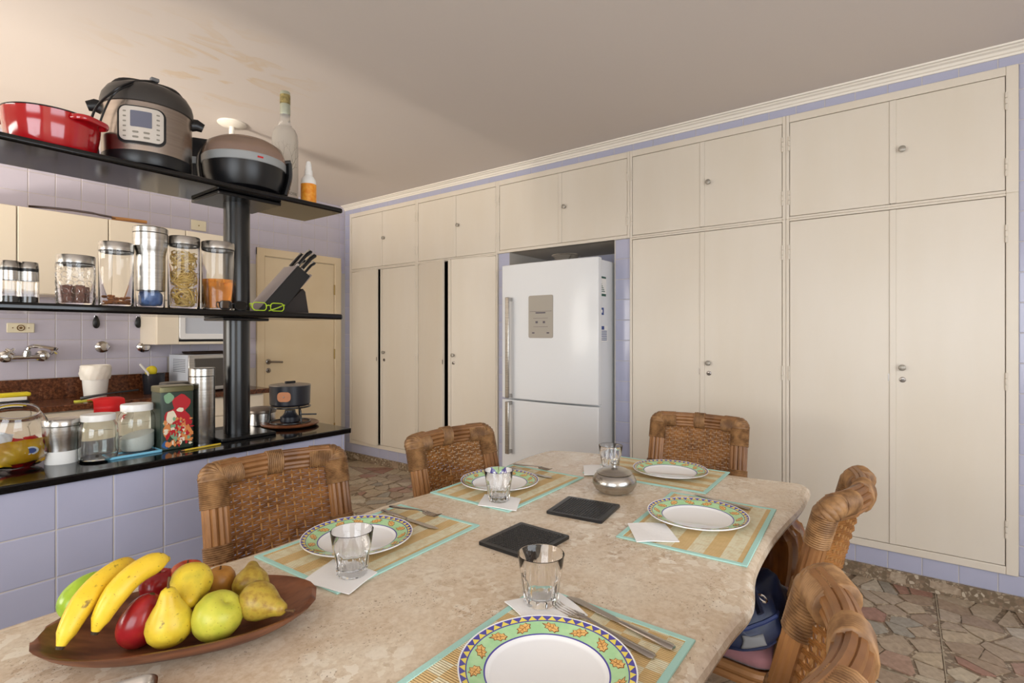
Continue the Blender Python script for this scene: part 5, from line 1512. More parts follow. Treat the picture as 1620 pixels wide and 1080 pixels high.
for a in range(12):
    for k in range(5):
        an = 2*PI*(a+.5*(k % 2))/12; zc = .02+.028*k
        m.tube([(.0544*math.cos(an+q*.20), .0544*math.sin(an+q*.20), zc+s*.011) for q, s in ((-1, 0), (-.6, 1), (.6, .6), (1, 0), (.6, -1), (-.6, -.6))], .0011, 4, closed=True)
m.build('embossed_pattern', 'glass', j)
for k in range(7):
    a = 2*PI*k/7+.3; rr = .030 if k < 6 else 0
    o = MB().box((-.013, -.008, 0), (.013, .008, .062)).build('chocolate_bar', 'choc', bevel=.003)
    o.location = (x+rr*math.cos(a), y+rr*math.sin(a), z+.010); o.rotation_euler = (random.uniform(-.12, .12), random.uniform(-.1, .1), a+PI/2)
    tag(o, 'brown wrapped chocolate bar standing in the patterned glass jar', 'chocolate', 'chocolates in the jar')
x, y, z = on_mid(184, 2.32); j = thing('storage_jar', 'tall clear glass jar nearly empty with a layer of nuts', 'jar', (x, y, z), 0, GJ)
jar_glass(j, .053, .208); steel_lid(j, .053, .210, .026)
m = MB(); rn = random.Random(9)
for k in range(80):
    a = rn.uniform(0, 2*PI); rr = .040*math.sqrt(rn.random()); zz = .014+rn.random()*.030*(1 if k > 40 else .3)
    i0 = len(m.v); m.sphere((0, 0, 0), (.010, .006, .0045), 8, 6)
    m.xf(Matrix.Translation((x+rr*math.cos(a), y+rr*math.sin(a), z+zz)) @ Matrix.Rotation(rn.uniform(0, 3), 4, 'Z') @ Matrix.Rotation(rn.uniform(-.6, .6), 4, 'X'), i0)
tag(m.build('nuts', 'nut', smooth=60), 'layer of brown nuts in the bottom of the tall clear jar', 'nuts', kind='stuff')
x, y, z = on_mid(238, 2.32); j = thing('steel_canister', 'tall flared steel canister with glass base on the middle shelf', 'canister', (x, y, z), 0)
MB().lathe([(0, 0), (.045, 0), (.0475, .004), (.0475, .075), (.0455, .075), (.0455, .006), (0, .006)], 32).build('glass_base', 'glass', j)
MB().lathe([(.0485, .068), (.0488, .20), (.0505, .215), (.0550, .232), (.0568, .25), (.0568, .285)], 40).build('steel_body', 'steel', j)
MB().lathe([(.0565, .287), (.0574, .288), (.0574, .306), (.055, .309), (0, .309)], 40).build('lid', 'steel', j)
sc = MB().sphere((0, 0, .038), (.040, .040, .034), 36, 22, fn=lambda p: tuple(Vector((math.copysign(abs(p.x/.04)**.8, p.x)*.036, math.copysign(abs(p.y/.04)**.8, p.y)*.036, math.copysign(abs(p.z/.034)**.6, p.z)*.030))*(1+.22*mnoise.noise(Vector((p.x*70, p.y*70, p.z*45)))))).build('plastic_bag', 'bluebag', smooth=50)
sc.location = (x, y, z+.002); tag(sc, 'crumpled blue plastic bag in the base of the steel canister', 'bag')
x, y, z = on_mid(291, 2.32); j = thing('storage_jar', 'tall glass jar of coiled pasta nests with steel lid', 'jar', (x, y, z), 0, GJ)
jar_glass(j, .0560, .262); steel_lid(j, .0560, .264, .026)
for k, zc in enumerate((.055, .130, .200)):
    m = MB(); rp = random.Random(20+k)
    for q in range(30):
        a0 = rp.uniform(0, 6.28); ry = rp.uniform(.026, .054); tilt = Matrix.Rotation(rp.uniform(-.9, .9), 3, 'X') @ Matrix.Rotation(rp.uniform(-.9, .9), 3, 'Y')
        P = [tilt @ Vector((ry*math.cos(a0+t*.5)*(1+.08*math.sin(t)), ry*math.sin(a0+t*.5), .012*math.sin(t*.8+q))) for t in range(12)]
        P = [Vector((v.x*min(1, .047/max(1e-6, math.hypot(v.x, v.y))), v.y*min(1, .047/max(1e-6, math.hypot(v.x, v.y))), max(-.036, min(.036, v.z)))) for v in P]
        m.tube(P, .0019, 4, cap=False)
    o = m.build('pasta_nest', 'pasta', smooth=60); o.location = (x, y, z+zc)
    tag(o, ['yellow pasta nest at the bottom of the tall jar', 'yellow pasta nest in the middle of the tall jar', 'yellow pasta nest at the top of the tall jar'][k], 'pasta', 'pasta nests in the jar')
x, y, z = on_mid(345, 2.275); j = thing('storage_jar', 'tall glass jar half full of amber honey beside the post', 'jar', (x, y, z), 0, GJ)
jar_glass(j, .0600, .254); steel_lid(j, .0600, .256, .024)
hn = MB().lathe([(0, 0), (.0555, 0), (.0564, .003), (.0564, .118), (0, .118)], 36).build('honey', 'honey'); hn.location = (x, y, z+.0082)
tag(hn, 'amber honey filling the lower half of the jar beside the post', 'honey', kind='stuff')

# glasses
def spectacles(px0, px1, Y, label, fm, lm, name, frame_top=True):
    a, b = on_mid(px0, Y), on_mid(px1, Y); W = b[0]-a[0]
    t = thing(name, label, 'glasses', ((a[0]+b[0])/2, Y, MS))
    lw = W*.40; lh = .034
    for s in (-1, 1):
        q = [(s*W*.26+x_, 0, .004+lh/2+z_) for x_, z_ in rrect(lw, lh, .014, 4)]
        MB().tube(q, .0022, 6, closed=True).build('rim', fm, t)
        qq = [(s*W*.26+x_, z_+.004+lh/2) for x_, z_ in rrect(lw-.002, lh-.002, .013, 4)]
        MB().prism(qq, -.0007, .0007, fn=lambda v: (v[0], v[2], v[1])).build('lens', lm, t)
        MB().tube(spline([(s*W*.47, 0, .030), (s*W*.5, .01, .032), (s*W*.40, .035, .020), (s*W*.20, .055, .006)], 5), .0028, 6).build('temple', fm, t)
    MB().tube(spline([(-W*.08, 0, .024), (0, -.002, .028), (W*.08, 0, .024)], 4), .0024, 6).build('bridge', fm, t)
spectacles(345, 392, 2.222, 'dark sunglasses lying on the shelf in front of the post', 'black_plastic', 'lens_dark', 'sunglasses')
spectacles(397, 451, 2.222, 'lime-framed reading glasses in front of the knife block', 'lime', 'lens', 'eyeglasses')

# knife block
kb = thing('knife_block', 'slanted black knife block with grey side on the middle shelf', 'knife block', (1.36, 2.36, MS))
def K(px, py, Y): p_ = at_y(px, py, Y); return (p_.x-1.36, p_.z-MS)
Yk0, Yk1 = 2.31, 2.43
front = [K(421, 493, Yk0), K(405.5, 479, Yk0), K(0, 0, Yk0)][:0]
blk = [(K(407, 493, Yk0)[0], 0.001), (K(472, 420, Yk0)[0], K(472, 420, Yk0)[1]), (K(491, 437, Yk0)[0], K(491, 437, Yk0)[1]), (K(446, 493, Yk0)[0], .001)]
def yprism(poly, y0, y1): return MB().prism(poly, y0, y1, fn=lambda v: (v[0], v[2], v[1]))
m = yprism(blk, Yk0-2.36, Yk1-2.36)
m.m = [0, 0, 1, 0, 0, 1] if len(m.m) == 6 else m.m
m.build('block', M('matt black block', '#1d1c1c', .45), kb, bevel=.002)
yprism([(blk[0][0]-.001, blk[0][1]+.002), (blk[1][0]-.001, blk[1][1]+.001), (blk[1][0]-.004, blk[1][1]+.001), (blk[0][0]-.004, blk[0][1]+.002)], Yk0-2.36+.001, Yk1-2.36-.001).build('side_veneer', M('grey veneer', '#8c8280', .4), kb)
yprism([(K(446, 493, Yk0)[0]-.004, .001), (K(483, 456, Yk0)[0], K(483, 456, Yk0)[1]), (K(487, 461, Yk0)[0], K(487, 461, Yk0)[1]), (K(492.5, 493, Yk0)[0], .001)], Yk0-2.36+.02, Yk1-2.36-.02).build('foot', M('black brown foot', '#2a2422', .5), kb, bevel=.002)
dirv = Vector((blk[1][0]-blk[0][0], 0, blk[1][1]-blk[0][1])).normalized()
kn = [(.02, .02, .115, .013, 'black_plastic'), (.18, .06, .125, .015, 'black_plastic'), (.42, .03, .12, .015, 'black_plastic'), (.40, .09, .09, .012, 'black_plastic'), (.80, .045, .095, .010, 'black_plastic'), (.12, .10, .11, .013, 'black_plastic')]
nl = ['thick black-handled kitchen knife at the upper end of the block', 'black-handled knife in the middle of the upper slots of the block', 'steel-sided black-handled knife right of the thickest one', 'short black-handled knife low between the upper ones', 'slim black-handled knife alone at the lower end of the block', 'black-handled knife at the back of the block top']
for (f, yy, L, r, mt), lab in zip(kn, nl):
    b0 = Vector((blk[1][0]+(blk[2][0]-blk[1][0])*f, Yk0-2.36+yy, blk[1][1]+(blk[2][1]-blk[1][1])*f))+Vector((1.36, 2.36, MS))
    t = thing('kitchen_knife', lab, 'knife', b0, 0, 'knives in the block')
    MB().tube([dirv*-.003, dirv*.014], r*.8, 8, flat=.6, up=(0, 1, 0)).build('bolster', 'chrome', t)
    MB().tube([dirv*.013, dirv*.03, dirv*(L*.7), dirv*(L-.008)+Vector((.004, 0, -.004)), dirv*L+Vector((.006, 0, -.006))], [r*.85, r*.9, r*1.05, r*1.1, r*.5], 10, flat=.62, up=(0, 1, 0)).build('handle', mt, t)
    MB().tube([dirv*.018+Vector((0, -r*.0, 0)), dirv*(L*.98)], r*.35, 6, up=(0, 1, 0), flat=2.2).build('tang', 'steel', t)
# grey-handled scissors at the low end
b0 = Vector((blk[2][0], Yk0-2.36+.06, blk[2][1]-.030))+Vector((1.36, 2.36, MS))
t = thing('honing_steel', 'pale grey handle sticking out at the lowest end of the block', 'tool', b0)
MB().tube([dirv*-.03, dirv*.03, dirv*.058], [.009, .011, .011], 8, flat=.6, up=(0, 1, 0)).build('handle', M('pale grey plastic', '#a89a94', .4), t)

# ================================================================== ON THE ISLAND TOP
def on_top(px, py, dy=0.0):
    p_ = at_z(px, py, IZ); return Vector((p_.x, p_.y+dy, IZ))
# sweets jar (tilted glass cookie jar)
sj = thing('sweets_jar', 'round glass cookie jar with tilted mouth at the left end of the island', 'jar', (.400, 2.39, IZ))
rj = .100
prof = [(0, .002), (.050, 0), (.072, .010), (rj*.97, .045), (rj, .085), (rj*.96, .125), (rj*.80, .165), (rj*.62, .190), (rj*.60, .198), (rj*.575, .196), (rj*.76, .163), (rj*.92, .124), (rj*.965, .085), (rj*.93, .047), (.066, .016), (0, .010)]
g = MB().lathe(prof, 44)
g.v = [(x_, y_, z_) if z_ < .10 else (x_, y_-(z_-.10)*.42, .10+(z_-.10)*(1.0+.35*y_/rj)) for x_, y_, z_ in g.v]
g.build('glass_body', 'glass', sj, smooth=50)
def packet(label, loc, size, rot, mat, logo=None):
    m = MB(); N = 12; vs = []; fs = []
    for s in (1, -1):
        for i in range(N+1):
            for k in range(N+1):
                u, v = -1+2*i/N, -1+2*k/N; h_ = (1-u*u)**.6*(1-v*v)**.6
                vs.append((u*size[0]/2*(1+.03*math.sin(7*v)), v*size[1]/2*(1+.03*math.sin(9*u)), s*h_*size[2]/2*(1+.15*math.sin(9*u+5*v))))
    S = (N+1)**2
    for i in range(N):
        for k in range(N):
            a = i*(N+1)+k; fs += [(a, a+1, a+N+2, a+N+1), (S+a, S+a+N+1, S+a+N+2, S+a+1)]
    t = thing('candy_packet', label, 'sweets', loc, 0, 'sweet packets in the cookie jar'); t.rotation_euler = rot
    m.add(vs, fs).build('wrapper', mat, t, smooth=60)
    if logo:
        MB().sphere((.02, .0, size[2]/2*.93), (.016, .011, .002), 16, 8).build('logo_print', 'blue_label', t)
        MB().sphere((.02, .0, size[2]/2*.90), (.020, .014, .002), 16, 8).build('logo_ground', 'candy_white', t)
    return t
packet('large yellow sweet packet at the front of the cookie jar', (.412, 2.335, IZ+.058), (.120, .078, .028), (R_(80), 0, R_(12)), 'candy_yellow', True)
packet('red sweet packet behind the yellow one in the cookie jar', (.375, 2.40, IZ+.070), (.09, .075, .032), (R_(70), R_(15), R_(-20)), 'candy_red')
packet('small red sweet packet at the right of the cookie jar', (.448, 2.385, IZ+.082), (.05, .045, .03), (R_(60), 0, R_(40)), 'candy_red')
packet('white sweet packet high on the left in the cookie jar', (.365, 2.365, IZ+.105), (.06, .045, .02), (R_(60), R_(20), 0), 'candy_white')
packet('dark red sweet packet lying at the bottom of the cookie jar', (.410, 2.375, IZ+.028), (.10, .06, .028), (R_(20), 0, R_(8)), 'candy_red')
# steel canister with white base
p_ = on_top(99, 735, .050)
j = thing('steel_canister', 'short flared steel canister with a white band at its base', 'canister', (p_.x+.010, p_.y, IZ))
MB().lathe([(0, 0), (.0465, 0), (.0475, .003), (.0475, .044)], 40).build('white_base', 'white_plastic', j)
MB().lathe([(.0480, .044), (.0485, .06), (.0515, .085), (.0540, .105), (.0540, .128)], 44).build('steel_body', 'steel', j)
MB().lathe([(.0538, .130), (.0546, .131), (.0546, .150), (.0525, .153), (.046, .150), (0, .149)], 44).build('lid', 'steel', j)
# white-lidded jars
def white_jar(px, py, r, h, label, dy):
    p_ = on_top(px, py, dy); t = thing('storage_jar', label, 'jar', (p_.x, p_.y, IZ), 0, 'white-lidded jars on the island')
    k = r/.07
    MB().lathe([(0, 0), (r*.86, 0), (r*.95, .006), (r, .02), (r, h*.66), (r*.95, h*.76), (r*.82, h*.83), (r*.80, h*.88), (r*.76, h*.88), (r*.78, h*.82), (r*.91, h*.75), (r*.955, h*.65), (r*.955, .022), (r*.88, .010), (0, .008)], 40).build('glass_body', 'glass_green', t, smooth=50)
    MB().lathe([(r*.82, h*.85), (r*.86, h*.855), (r*.87, h*.96), (r*.84, h*.99), (0, h)], 40).build('lid', 'white_plastic', t)
    return t, p_
white_jar(163, 730, .0585, .165, 'empty glass jar with white lid beside the short steel canister', .052)
t, p_ = white_jar(225, 717, .0600, .185, 'glass jar of white sugar with white lid, left of the printed tin', .054)
sgm = MB(); rj2 = .0555
sgm.lathe([(0, 0), (.047, 0), (rj2, .012), (rj2, .055), (rj2*.6, .062), (0, .050)], 36)
sgm.v = [(x_, y_, z_+(.22*x_ if z_ > .04 else 0)) for x_, y_, z_ in sgm.v]
so = sgm.build('sugar', 'sugar', smooth=50); so.location = (p_.x, p_.y, IZ+.0102); tag(so, 'white sugar in the jar left of the printed tin', 'sugar', kind='stuff')
# phone in a light blue case
pa, pb2 = at_z(179, 732, IZ), at_z(266, 717, IZ)
ph = thing('phone_case', 'flat glass tablet with light blue rubber edge in front of the sugar jar', 'tablet', ((pa.x+pb2.x)/2, 2.262+.034, IZ), math.atan2(pb2.y-pa.y, pb2.x-pa.x)*.5)
Wp = (pb2-pa).length
ring_m = MB(); o1 = rrect(Wp, .075, .012, 5); o2 = rrect(Wp-.016, .059, .008, 5); n_ = len(o1)
ring_m.add([(x_, y_, z_) for z_ in (0, .009) for P_ in (o1, o2) for x_, y_ in P_], [f_ for i in range(n_) for f_ in ((i, (i+1) % n_, n_+(i+1) % n_, n_+i), (2*n_+i, 2*n_+(i+1) % n_, 3*n_+(i+1) % n_, 3*n_+i), (i, (i+1) % n_, 2*n_+(i+1) % n_, 2*n_+i), (n_+i, n_+(i+1) % n_, 3*n_+(i+1) % n_, 3*n_+i))])
ring_m.build('rubber_edge', 'lightblue', ph, bevel=.002)
MB().prism(o2, .0005, .006).build('glass_face', MT['panel_dark'], ph)
# printed festive tin
ta, tb_ = at_z(254.5, 714, IZ), at_z(311, 707, IZ); Wt = tb_.x-ta.x
tin = thing('printed_tin', 'tall rectangular tin printed with red and green festive motifs', 'tin', ((ta.x+tb_.x)/2, ta.y+.05, IZ))
ht = at_y(258, 612, ta.y).z-IZ
rough_box(Wt, .10, 0, ht-.010, .010, .003).build('tin_body', 'tin_dark', tin)
rough_box(Wt+.003, .103, ht-.024, ht, .010, .003).build('lid', M('dark gold tin', '#6f6a4c', .3, metal=.6), tin)
m = MB(); rt = random.Random(4)
def blob(cx, cz, rx, rz, mi, lift, wob=.12, n=16):
    ph_ = rt.uniform(0, 6)
    P_ = [(cx+rx*(1+wob*math.sin(3*a+ph_))*math.cos(a), -.0506-lift, cz+rz*(1+wob*math.cos(4*a+ph_))*math.sin(a)) for a in [2*PI*i/n for i in range(n)]]
    m.add(P_, [tuple(range(n))], mi)
W2 = Wt/2
blob(-.005, ht*.46, W2*.80, ht*.20, 0, .0002); blob(W2*.2, ht*.72, W2*.55, ht*.14, 0, .0003); blob(-W2*.4, ht*.52, W2*.30, ht*.10, 1, .0004)
blob(-W2*.55, ht*.82, W2*.30, ht*.08, 2, .0004); blob(-W2*.15, ht*.24, W2*.34, ht*.075, 2, .0006); blob(W2*.35, ht*.26, W2*.5, ht*.15, 3, .0004); blob(-W2*.65, ht*.30, W2*.22, ht*.12, 3, .0005)
blob(-W2*.72, ht*.09, W2*.22, ht*.06, 4, .0005); blob(W2*.15, ht*.62, W2*.22, ht*.035, 1, .0006)
for k in range(90):
    blob(rt.uniform(-.85, .85)*W2, rt.uniform(.06, .48)*ht, rt.uniform(.003, .009), rt.uniform(.003, .010), rt.choice([0, 0, 1, 2, 3, 3]), .0007+.00002*k, .3, 8)
m.build('festive_print', ['fest_red', 'fest_cream', 'fest_green', 'fest_orange', 'fest_blue'], tin, smooth=0)
# second canister behind the tin
p2_ = at_y(279, 700, 2.46)
t = thing('lidded_canister', 'red-rimmed canister with a dark lid behind the printed tin', 'canister', (p2_.x, 2.475, IZ))
hc = at_y(279, 604, 2.47).z-IZ
MB().lathe([(0, 0), (.052, 0), (.054, .004), (.054, hc-.022)], 32).build('canister_body', 'red_enamel', t)
MB().lathe([(.0555, hc-.024), (.0560, hc-.003), (.053, hc), (0, hc)], 32).build('lid', 'dark_grey', t)
# tall steel canister
p_ = on_top(331, 701, .056)
t = thing('steel_canister', 'tall slim brushed steel canister between the tin and the post', 'canister', (p_.x-.004, p_.y, IZ))
hc = at_y(331, 581, p_.y).z-IZ
MB().lathe([(0, 0), (.047, 0), (.0478, .003), (.0478, hc-.036)], 40).build('steel_body', 'steel', t)
MB().lathe([(.0475, hc-.034), (.0490, hc-.032), (.0490, hc-.003), (.0465, hc), (0, hc)], 40).build('lid', 'steel', t)
# pencil
a_, b_ = at_z(287, 715, IZ), at_z(350, 703.5, IZ)
pc_ = thing('pencil', 'thin yellow pencil lying in front of the tall steel canister', 'pencil', (a_.x, a_.y+.006, IZ+.004), math.atan2(b_.y-a_.y, b_.x-a_.x)); L_ = (b_-a_).length
MB().tube([(.014, 0, 0), (L_, 0, 0)], .0035, 6).build('barrel', M('yellow paint', '#e0bf3c', .35), pc_)
MB().tube([(0, 0, 0), (.014, 0, 0)], [.0006, .0034], 6).build('tip', 'wood_tan', pc_)
# stainless pan behind the post
p_ = at_z(424, 675, IZ)
t = thing('steel_pot', 'low steel pot with a dark lid half hidden behind the post', 'pot', (1.345, 2.56, IZ))
t.location = at_z(413, 671, IZ)
MB().lathe([(0, 0), (.062, 0), (.066, .004), (.066, .062)], 36).build('pot_body', 'steel', t)
MB().lathe([(.068, .060), (.070, .064), (.068, .074), (.05, .086), (.0, .092)], 36).build('lid', M('brown grey lid', '#6d6258', .35, metal=.5), t)
# fondue set
fc = at_z(459, 678, IZ); fc.y = 2.415; fc.x = 1.405
bd = thing('round_board', 'round dark wooden board under the fondue burner', 'board', fc)
MB().lathe([(0, 0), (.10, 0), (.130, .008), (.134, .014), (.128, .019), (.11, .017), (0, .016)], 44).build('board_disc', 'wood_board', bd)
st = thing('burner_stand', 'black wire burner stand on the round board, carrying a small pot', 'stand', (fc.x, fc.y, IZ+.017))
zr_ = at_y(458, 641, fc.y).z-IZ-.017-.0045
for k in range(3):
    a = 2*PI*k/3+.55
    MB().tube(spline([(.098*math.cos(a), .098*math.sin(a), .0035), (.092*math.cos(a), .092*math.sin(a), .02), (.090*math.cos(a), .090*math.sin(a), zr_*.7), (.080*math.cos(a), .080*math.sin(a), zr_)], 5), .0040, 7).build('leg', 'black_steel', st)
MB().tube([(.092*math.cos(a), .092*math.sin(a), zr_) for a in [2*PI*i/36 for i in range(36)]], .0042, 7, closed=True).build('top_ring', 'black_steel', st)
MB().tube([(.092*math.cos(a), .092*math.sin(a), .0045) for a in [2*PI*i/36 for i in range(36)]], .0035, 7, closed=True).build('base_ring', 'black_steel', st)
bu = MB().lathe([(0, .0), (.040, 0), (.046, .006), (.046, .028), (.034, .036), (.026, .048), (.024, .060), (0, .060)], 28)
bu = bu.build('burner_cup', 'crock', st); MB().tube([(.04, -.02, .036), (.115, -.045, .030)], .004, 7).build('burner_handle', 'black_steel', bu)
fp = thing('fondue_pot', 'small charcoal pot with a copper coloured badge on the burner stand', 'pot', (fc.x, fc.y, IZ+.017+zr_+.0045))
hpz = at_y(458, 609, fc.y).z-(IZ+.017+zr_+.0045)
MB().lathe([(0, 0), (.083, 0), (.092, .010), (.094, hpz*.75), (.095, hpz), (.089, hpz), (.087, .012), (0, .010)], 44).build('pot_body', 'crock', fp)
MB().lathe([(.096, hpz), (.093, hpz+.004), (.06, hpz+.009), (.02, hpz+.011), (0, hpz+.011)], 40).build('lid', M('grey lid', '#8d857c', .3, metal=.6), fp)
MB().box((-.026, -.007, hpz+.010), (.026, .007, hpz+.020)).build('lid_grip', 'black_plastic', fp, bevel=.003)
va = math.atan2(-fc.y, -fc.x)-.28
def onp(x_, z_, r): a = va+x_/.095; return (r*math.cos(a), r*math.sin(a), z_)
P_ = rrect(.058, hpz*.46, .017, 5); n_ = len(P_)
MB().add([onp(x_, hpz*.52+z_, .0935) for x_, z_ in P_]+[onp(x_, hpz*.52+z_, .102) for x_, z_ in P_], [tuple(range(n_)), tuple(range(2*n_-1, n_-1, -1))]+[(i, (i+1) % n_, n_+(i+1) % n_, n_+i) for i in range(n_)]).build('badge', 'copper', fp)
MB().sphere(onp(0, hpz*.52, .103), .004, 10, 8).build('rivet', 'chrome', fp)

# ================================================================== ON THE SINK COUNTER
# white bin with bag liner
p_ = at_z(151, 628, SZ); p_.y = 4.78
p_.x = at_y(151, 628, 4.78).x
t = thing('waste_bin', 'small white counter bin lined with a crumpled white bag', 'bin', (p_.x, p_.y, SZ))
MB().lathe([(0, 0), (.064, 0), (.067, .004), (.080, .150), (.083, .152), (.083, .165), (.085, .22)], 36).build('bin_body', 'white_plastic', t)
g = MB().lathe([(.085, .140), (.090, .160), (.0935, .185), (.0925, .215), (.088, .240), (.080, .246), (.074, .235), (.070, .20)], 44, rmod=lambda a, z: 1+.045*math.sin(7*a+70*z)+.03*math.sin(15*a-60*z))
g.build('bag_liner', 'white_cloth', t, smooth=60)
# utensil pot with sponge and brush
x_ = at_y(243, 620, 4.80).x
t = thing('utensil_pot', 'charcoal pot for sponge and brush by the microwave', 'pot', (x_, 4.80, SZ))
MB().lathe([(0, 0), (.064, 0), (.067, .004), (.077, .155), (.080, .158), (.074, .158), (.063, .008), (0, .008)], 32).build('pot_body', 'crock', t)
sp = MB().sphere((0, 0, 0), (.040, .032, .046), 18, 12).build('sponge', 'yellow', smooth=60); sp.location = (x_-.022, 4.785, SZ+.178); sp.rotation_euler = (.3, .4, 0); tag(sp, 'round yellow sponge sticking out of the charcoal pot', 'sponge')
t = thing('dish_brush', 'white handled dish brush leaning out of the charcoal pot', 'brush', (x_-.038, 4.76, SZ+.11))
MB().tube([(.03, 0, -.06), (-.02, -.01, .06), (-.075, -.02, .13)], [.006, .009, .008], 8).build('handle', 'white_plastic', t)
MB().sphere((.03, 0, -.065), (.016, .016, .02), 10, 8).build('bristle_head', 'dark_grey', t)
# sponge left
x_ = at_y(18, 630, 4.72).x
t = thing('scouring_sponge', 'yellow topped sponge in a dark holder at the left photo edge', 'sponge', (x_, 4.74, SZ), 0)
MB().box((-.09, -.045, 0), (.085, .045, .03)).build('holder', 'black_plastic', t, bevel=.006)
MB().box((-.08, -.04, .03), (.075, .04, .055)).build('grey_layer', 'white_plastic', t, bevel=.004)
MB().box((-.085, -.042, .055), (.095, .042, .082)).build('yellow_layer', 'yellow', t, bevel=.008)
# red cloth over the counter edge with a black spatula
xa, xb = at_y(147, 640, SY).x, at_y(197, 640, SY).x
m = MB(); N = 14; prof2 = [(.13, .004), (.09, .016), (.05, .024), (.015, .022), (-.006, .010), (-.014, -.02), (-.016, -.05), (-.014, -.072)]
vs = []; fs = []
for lay in (0, .006):
    for i in range(N+1):
        u = i/N
        for (dy, dz) in prof2:
            bul = .012*math.sin(PI*u)
            vs.append((xa+(xb-xa)*u, SY+dy+.004*math.sin(8*u)-lay*(1 if dz < 0 else 0)-(bul if dz < 0 else 0), SZ+.001+max(dz, -.1)*(.55+.45*math.sin(PI*u)**.5 if dz > 0 else 1)+lay*(1 if dz >= 0 else .0)))
S = (N+1)*len(prof2); Q = len(prof2)
for i in range(N):
    for k in range(Q-1):
        a = i*Q+k; fs += [(a, a+1, a+Q+1, a+Q), (S+a, S+a+Q, S+a+Q+1, S+a+1)]
for i in range(N):
    for k in (0, Q-1): a = i*Q+k; fs.append((a, a+Q, S+a+Q, S+a))
for k in range(Q-1):
    for i in (0, N): a = i*Q+k; fs.append((a, a+1, S+a+1, S+a))
tag(m.add(vs, fs).build('dish_cloth', 'red_cloth', smooth=60), 'glossy red dish cloth folded over the sink worktop edge', 'cloth')
t = thing('spatula', 'black flat spatula lying across the red dish cloth', 'spatula', (xa+.02, SY+.05, SZ+.042))
MB().tube([(-.05, .10, -.02), (.03, .03, .0), (.10, .0, .012), (.26, -.01, .022)], [.012, .008, .006, .007], 8, flat=.4).build('handle', 'black_plastic', t)
o = MB().prism(rrect(.16, .06, .02, 4), 0, .008).build('cleaning_pad', M('lime yellow pad', '#c9c948', .8)); o.location = (at_y(140, 634, 4.62).x, 4.62, SZ); tag(o, 'flat lime yellow cleaning pad beside the white bin', 'cloth')

# microwave
mw = thing('microwave', 'silver microwave oven with perforated grey side on the sink worktop', 'microwave', (1.79, 4.565, SZ))
MB().box((0, .014, .012), (.49, .38, .305)).build('housing', 'oven_grey', mw, bevel=.004)
MB().box((.002, -.004, .014), (.488, .0135, .303)).build('front_frame', 'steel', mw, bevel=.003)
MB().box((.045, -.009, .045), (.315, -.0042, .275)).build('window', 'oven_win', mw, bevel=.002)
MB().box((.375, -.009, .045), (.478, -.0042, .275)).build('control_panel', 'oven_win', mw, bevel=.002)
m = MB(); m.tube([(.348, -.042, .045), (.348, -.042, .275)], .0095, 10); m.box((.342, -.042, .06), (.354, -.004, .075)); m.box((.342, -.042, .245), (.354, -.004, .26)); m.build('handle', 'chrome', mw)
m = MB()
for i in range(8):
    for k in range(8): m.box((-.0012, .06+.030*i, .165+.014*k), (.0005, .078+.030*i, .170+.014*k))
m.build('vent_holes', 'slot', mw, smooth=0)
for q in ((.04, .05), (.45, .05), (.04, .34), (.45, .34)): MB().lathe([(0, 0), (.014, 0), (.016, .013)], 12, c=(q[0], q[1], 0)).build('foot', 'black_plastic', mw)
t = MB(); tray_rings(t, .34, .22, [(.012, 0, .02), (0, .02, .025), (.003, .022, .025), (.012, .004, .02)])
o = t.build('baking_tray', M('dark brown metal', '#33261e', .4, metal=.3)); o.location = (2.02, 4.76, SZ+.306); tag(o, 'dark baking tray lying on top of the microwave', 'tray')

# ---- sink wall fittings
def wall_p(px, py, off=0.0): q = at_y(px, py, WY-off); return q
RX = Matrix.Rotation(PI/2, 4, 'X')
a, b = wall_p(8, 564), wall_p(66, 565)
t = thing('sink_tap', 'chrome wall mounted mixer tap with two handles over the sink', 'tap', (a.x, WY, a.z))
Lt = b.x-a.x
for x_ in (0, Lt):
    h = MB().lathe([(0, 0), (.042, 0), (.040, .012), (.024, .020), (.022, .075), (.026, .09), (0, .095)], 24).xf(Matrix.Translation((x_, 0, 0)) @ RX).build('wall_rose', 'chrome', t)
    m = MB()
    for k in range(4):
        an = PI/4+PI/2*k; m.tube([(x_+.05*(1 if x_ else .25), -.085, .035), (x_+.05*(1 if x_ else .25)+.028*math.cos(an), -.085+.01*math.sin(an), .035+.028*math.sin(an))], [.012, .009], 8)
    m.build('cross_handle', 'chrome', t)
MB().tube([(0, -.075, -.005), (Lt, -.075, -.005)], .015, 12).build('mixer_bar', 'chrome', t)
MB().tube(spline([(Lt*.5, -.075, .0), (Lt*.55, -.08, .055), (Lt*.66, -.10, .072), (Lt*.9, -.16, .066), (Lt*1.15, -.21, .052)], 6), [.022]*5+[.013]*20, 10).build('spout', 'chrome', t)
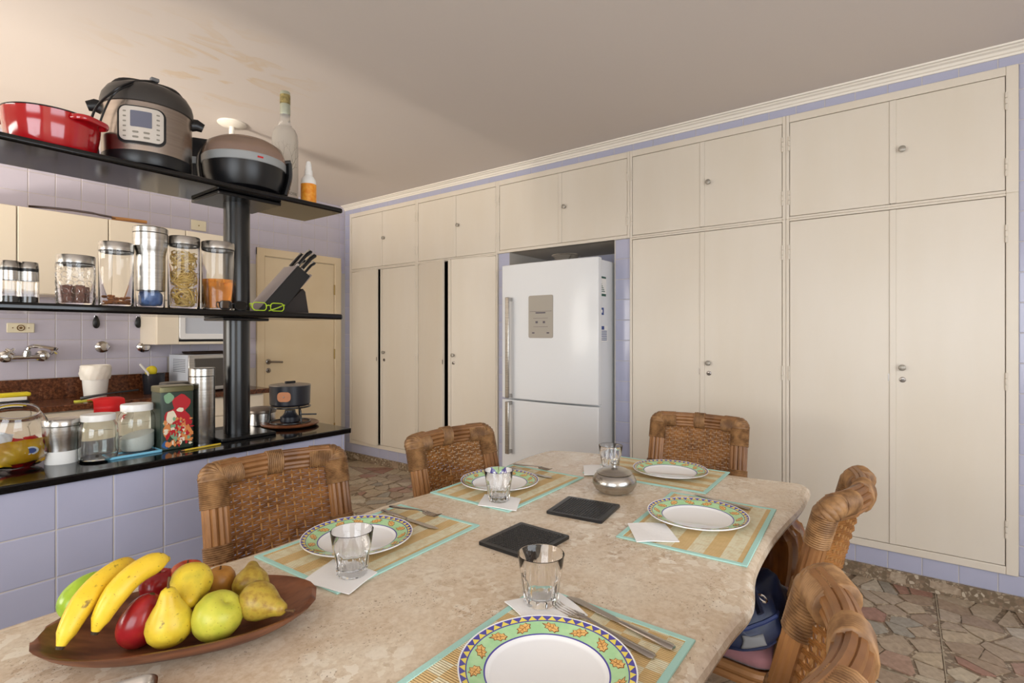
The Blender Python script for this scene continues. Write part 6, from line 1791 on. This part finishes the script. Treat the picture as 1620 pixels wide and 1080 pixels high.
for px in (161, 226):
    q = wall_p(px, 548.5)
    t = thing('stop_valve', 'round chrome stop valve on the tiles, %s' % ('above the white bin' if px == 161 else 'above the charcoal pot'), 'valve', (q.x, WY, q.z), 0, 'stop valves on the sink wall')
    MB().lathe([(0, 0), (.046, 0), (.044, .010), (.026, .020), (.024, .030)], 24).xf(RX).build('cover_plate', 'chrome', t)
    MB().lathe([(.022, .028), (.034, .036), (.036, .060), (.028, .068), (0, .070)], 18, rmod=lambda a, z: 1+.06*math.cos(6*a)).xf(RX).build('knob', 'chrome', t)
for px in (151.5, 218):
    q = wall_p(px, 508)
    t = thing('wall_hook', 'black teardrop wall hook, %s' % ('left one above the white bin' if px < 200 else 'right one above the charcoal pot'), 'hook', (q.x, WY, q.z), 0, 'wall hooks')
    MB().sphere((0, -.012, -.005), (.022, .011, .050), 18, 14, fn=lambda p: (p.x*(1-.35*p.z/.05), p.y, p.z)).build('drop_body', 'black_plastic', t, smooth=80)
    MB().box((-.010, -.006, .02), (.010, -.0002, .055)).build('back_plate', 'chrome', t, bevel=.002)
q = wall_p(32.5, 518.5)
t = thing('wall_socket', 'cream wall socket with a round brown outlet at left', 'socket', (q.x, WY, q.z))
MB().box((-.073, -.010, -.034), (.073, -.0003, .034)).build('cover_plate', 'beige_plate', t, bevel=.004)
m = MB().lathe([(.022, 0), (.022, .003), (.016, .003), (.016, 0)], 24).lathe([(0, 0), (.009, 0), (.009, .003), (0, .003)], 16)
for s in (-1, 1): m.lathe([(0, 0), (.004, 0), (.004, .002), (0, .002)], 10, c=(s*.042, 0, 0))
m.xf(Matrix.Translation((0, -.010, 0)) @ RX).build('outlet', M('brown bakelite', '#7a5a2c', .4), t)
q = wall_p(314, 357)
t = thing('switch_plate', 'blank cream cover plate on the tiles above the wall cabinets', 'socket', (q.x, WY, q.z))
MB().box((-.062, -.009, -.045), (.062, -.0003, .045)).build('cover_plate', 'beige_plate', t, bevel=.004)
MB().lathe([(0, 0), (.006, 0), (.005, .003), (0, .003)], 10).xf(Matrix.Translation((0, -.009, 0)) @ RX).build('screw', 'brass', t)
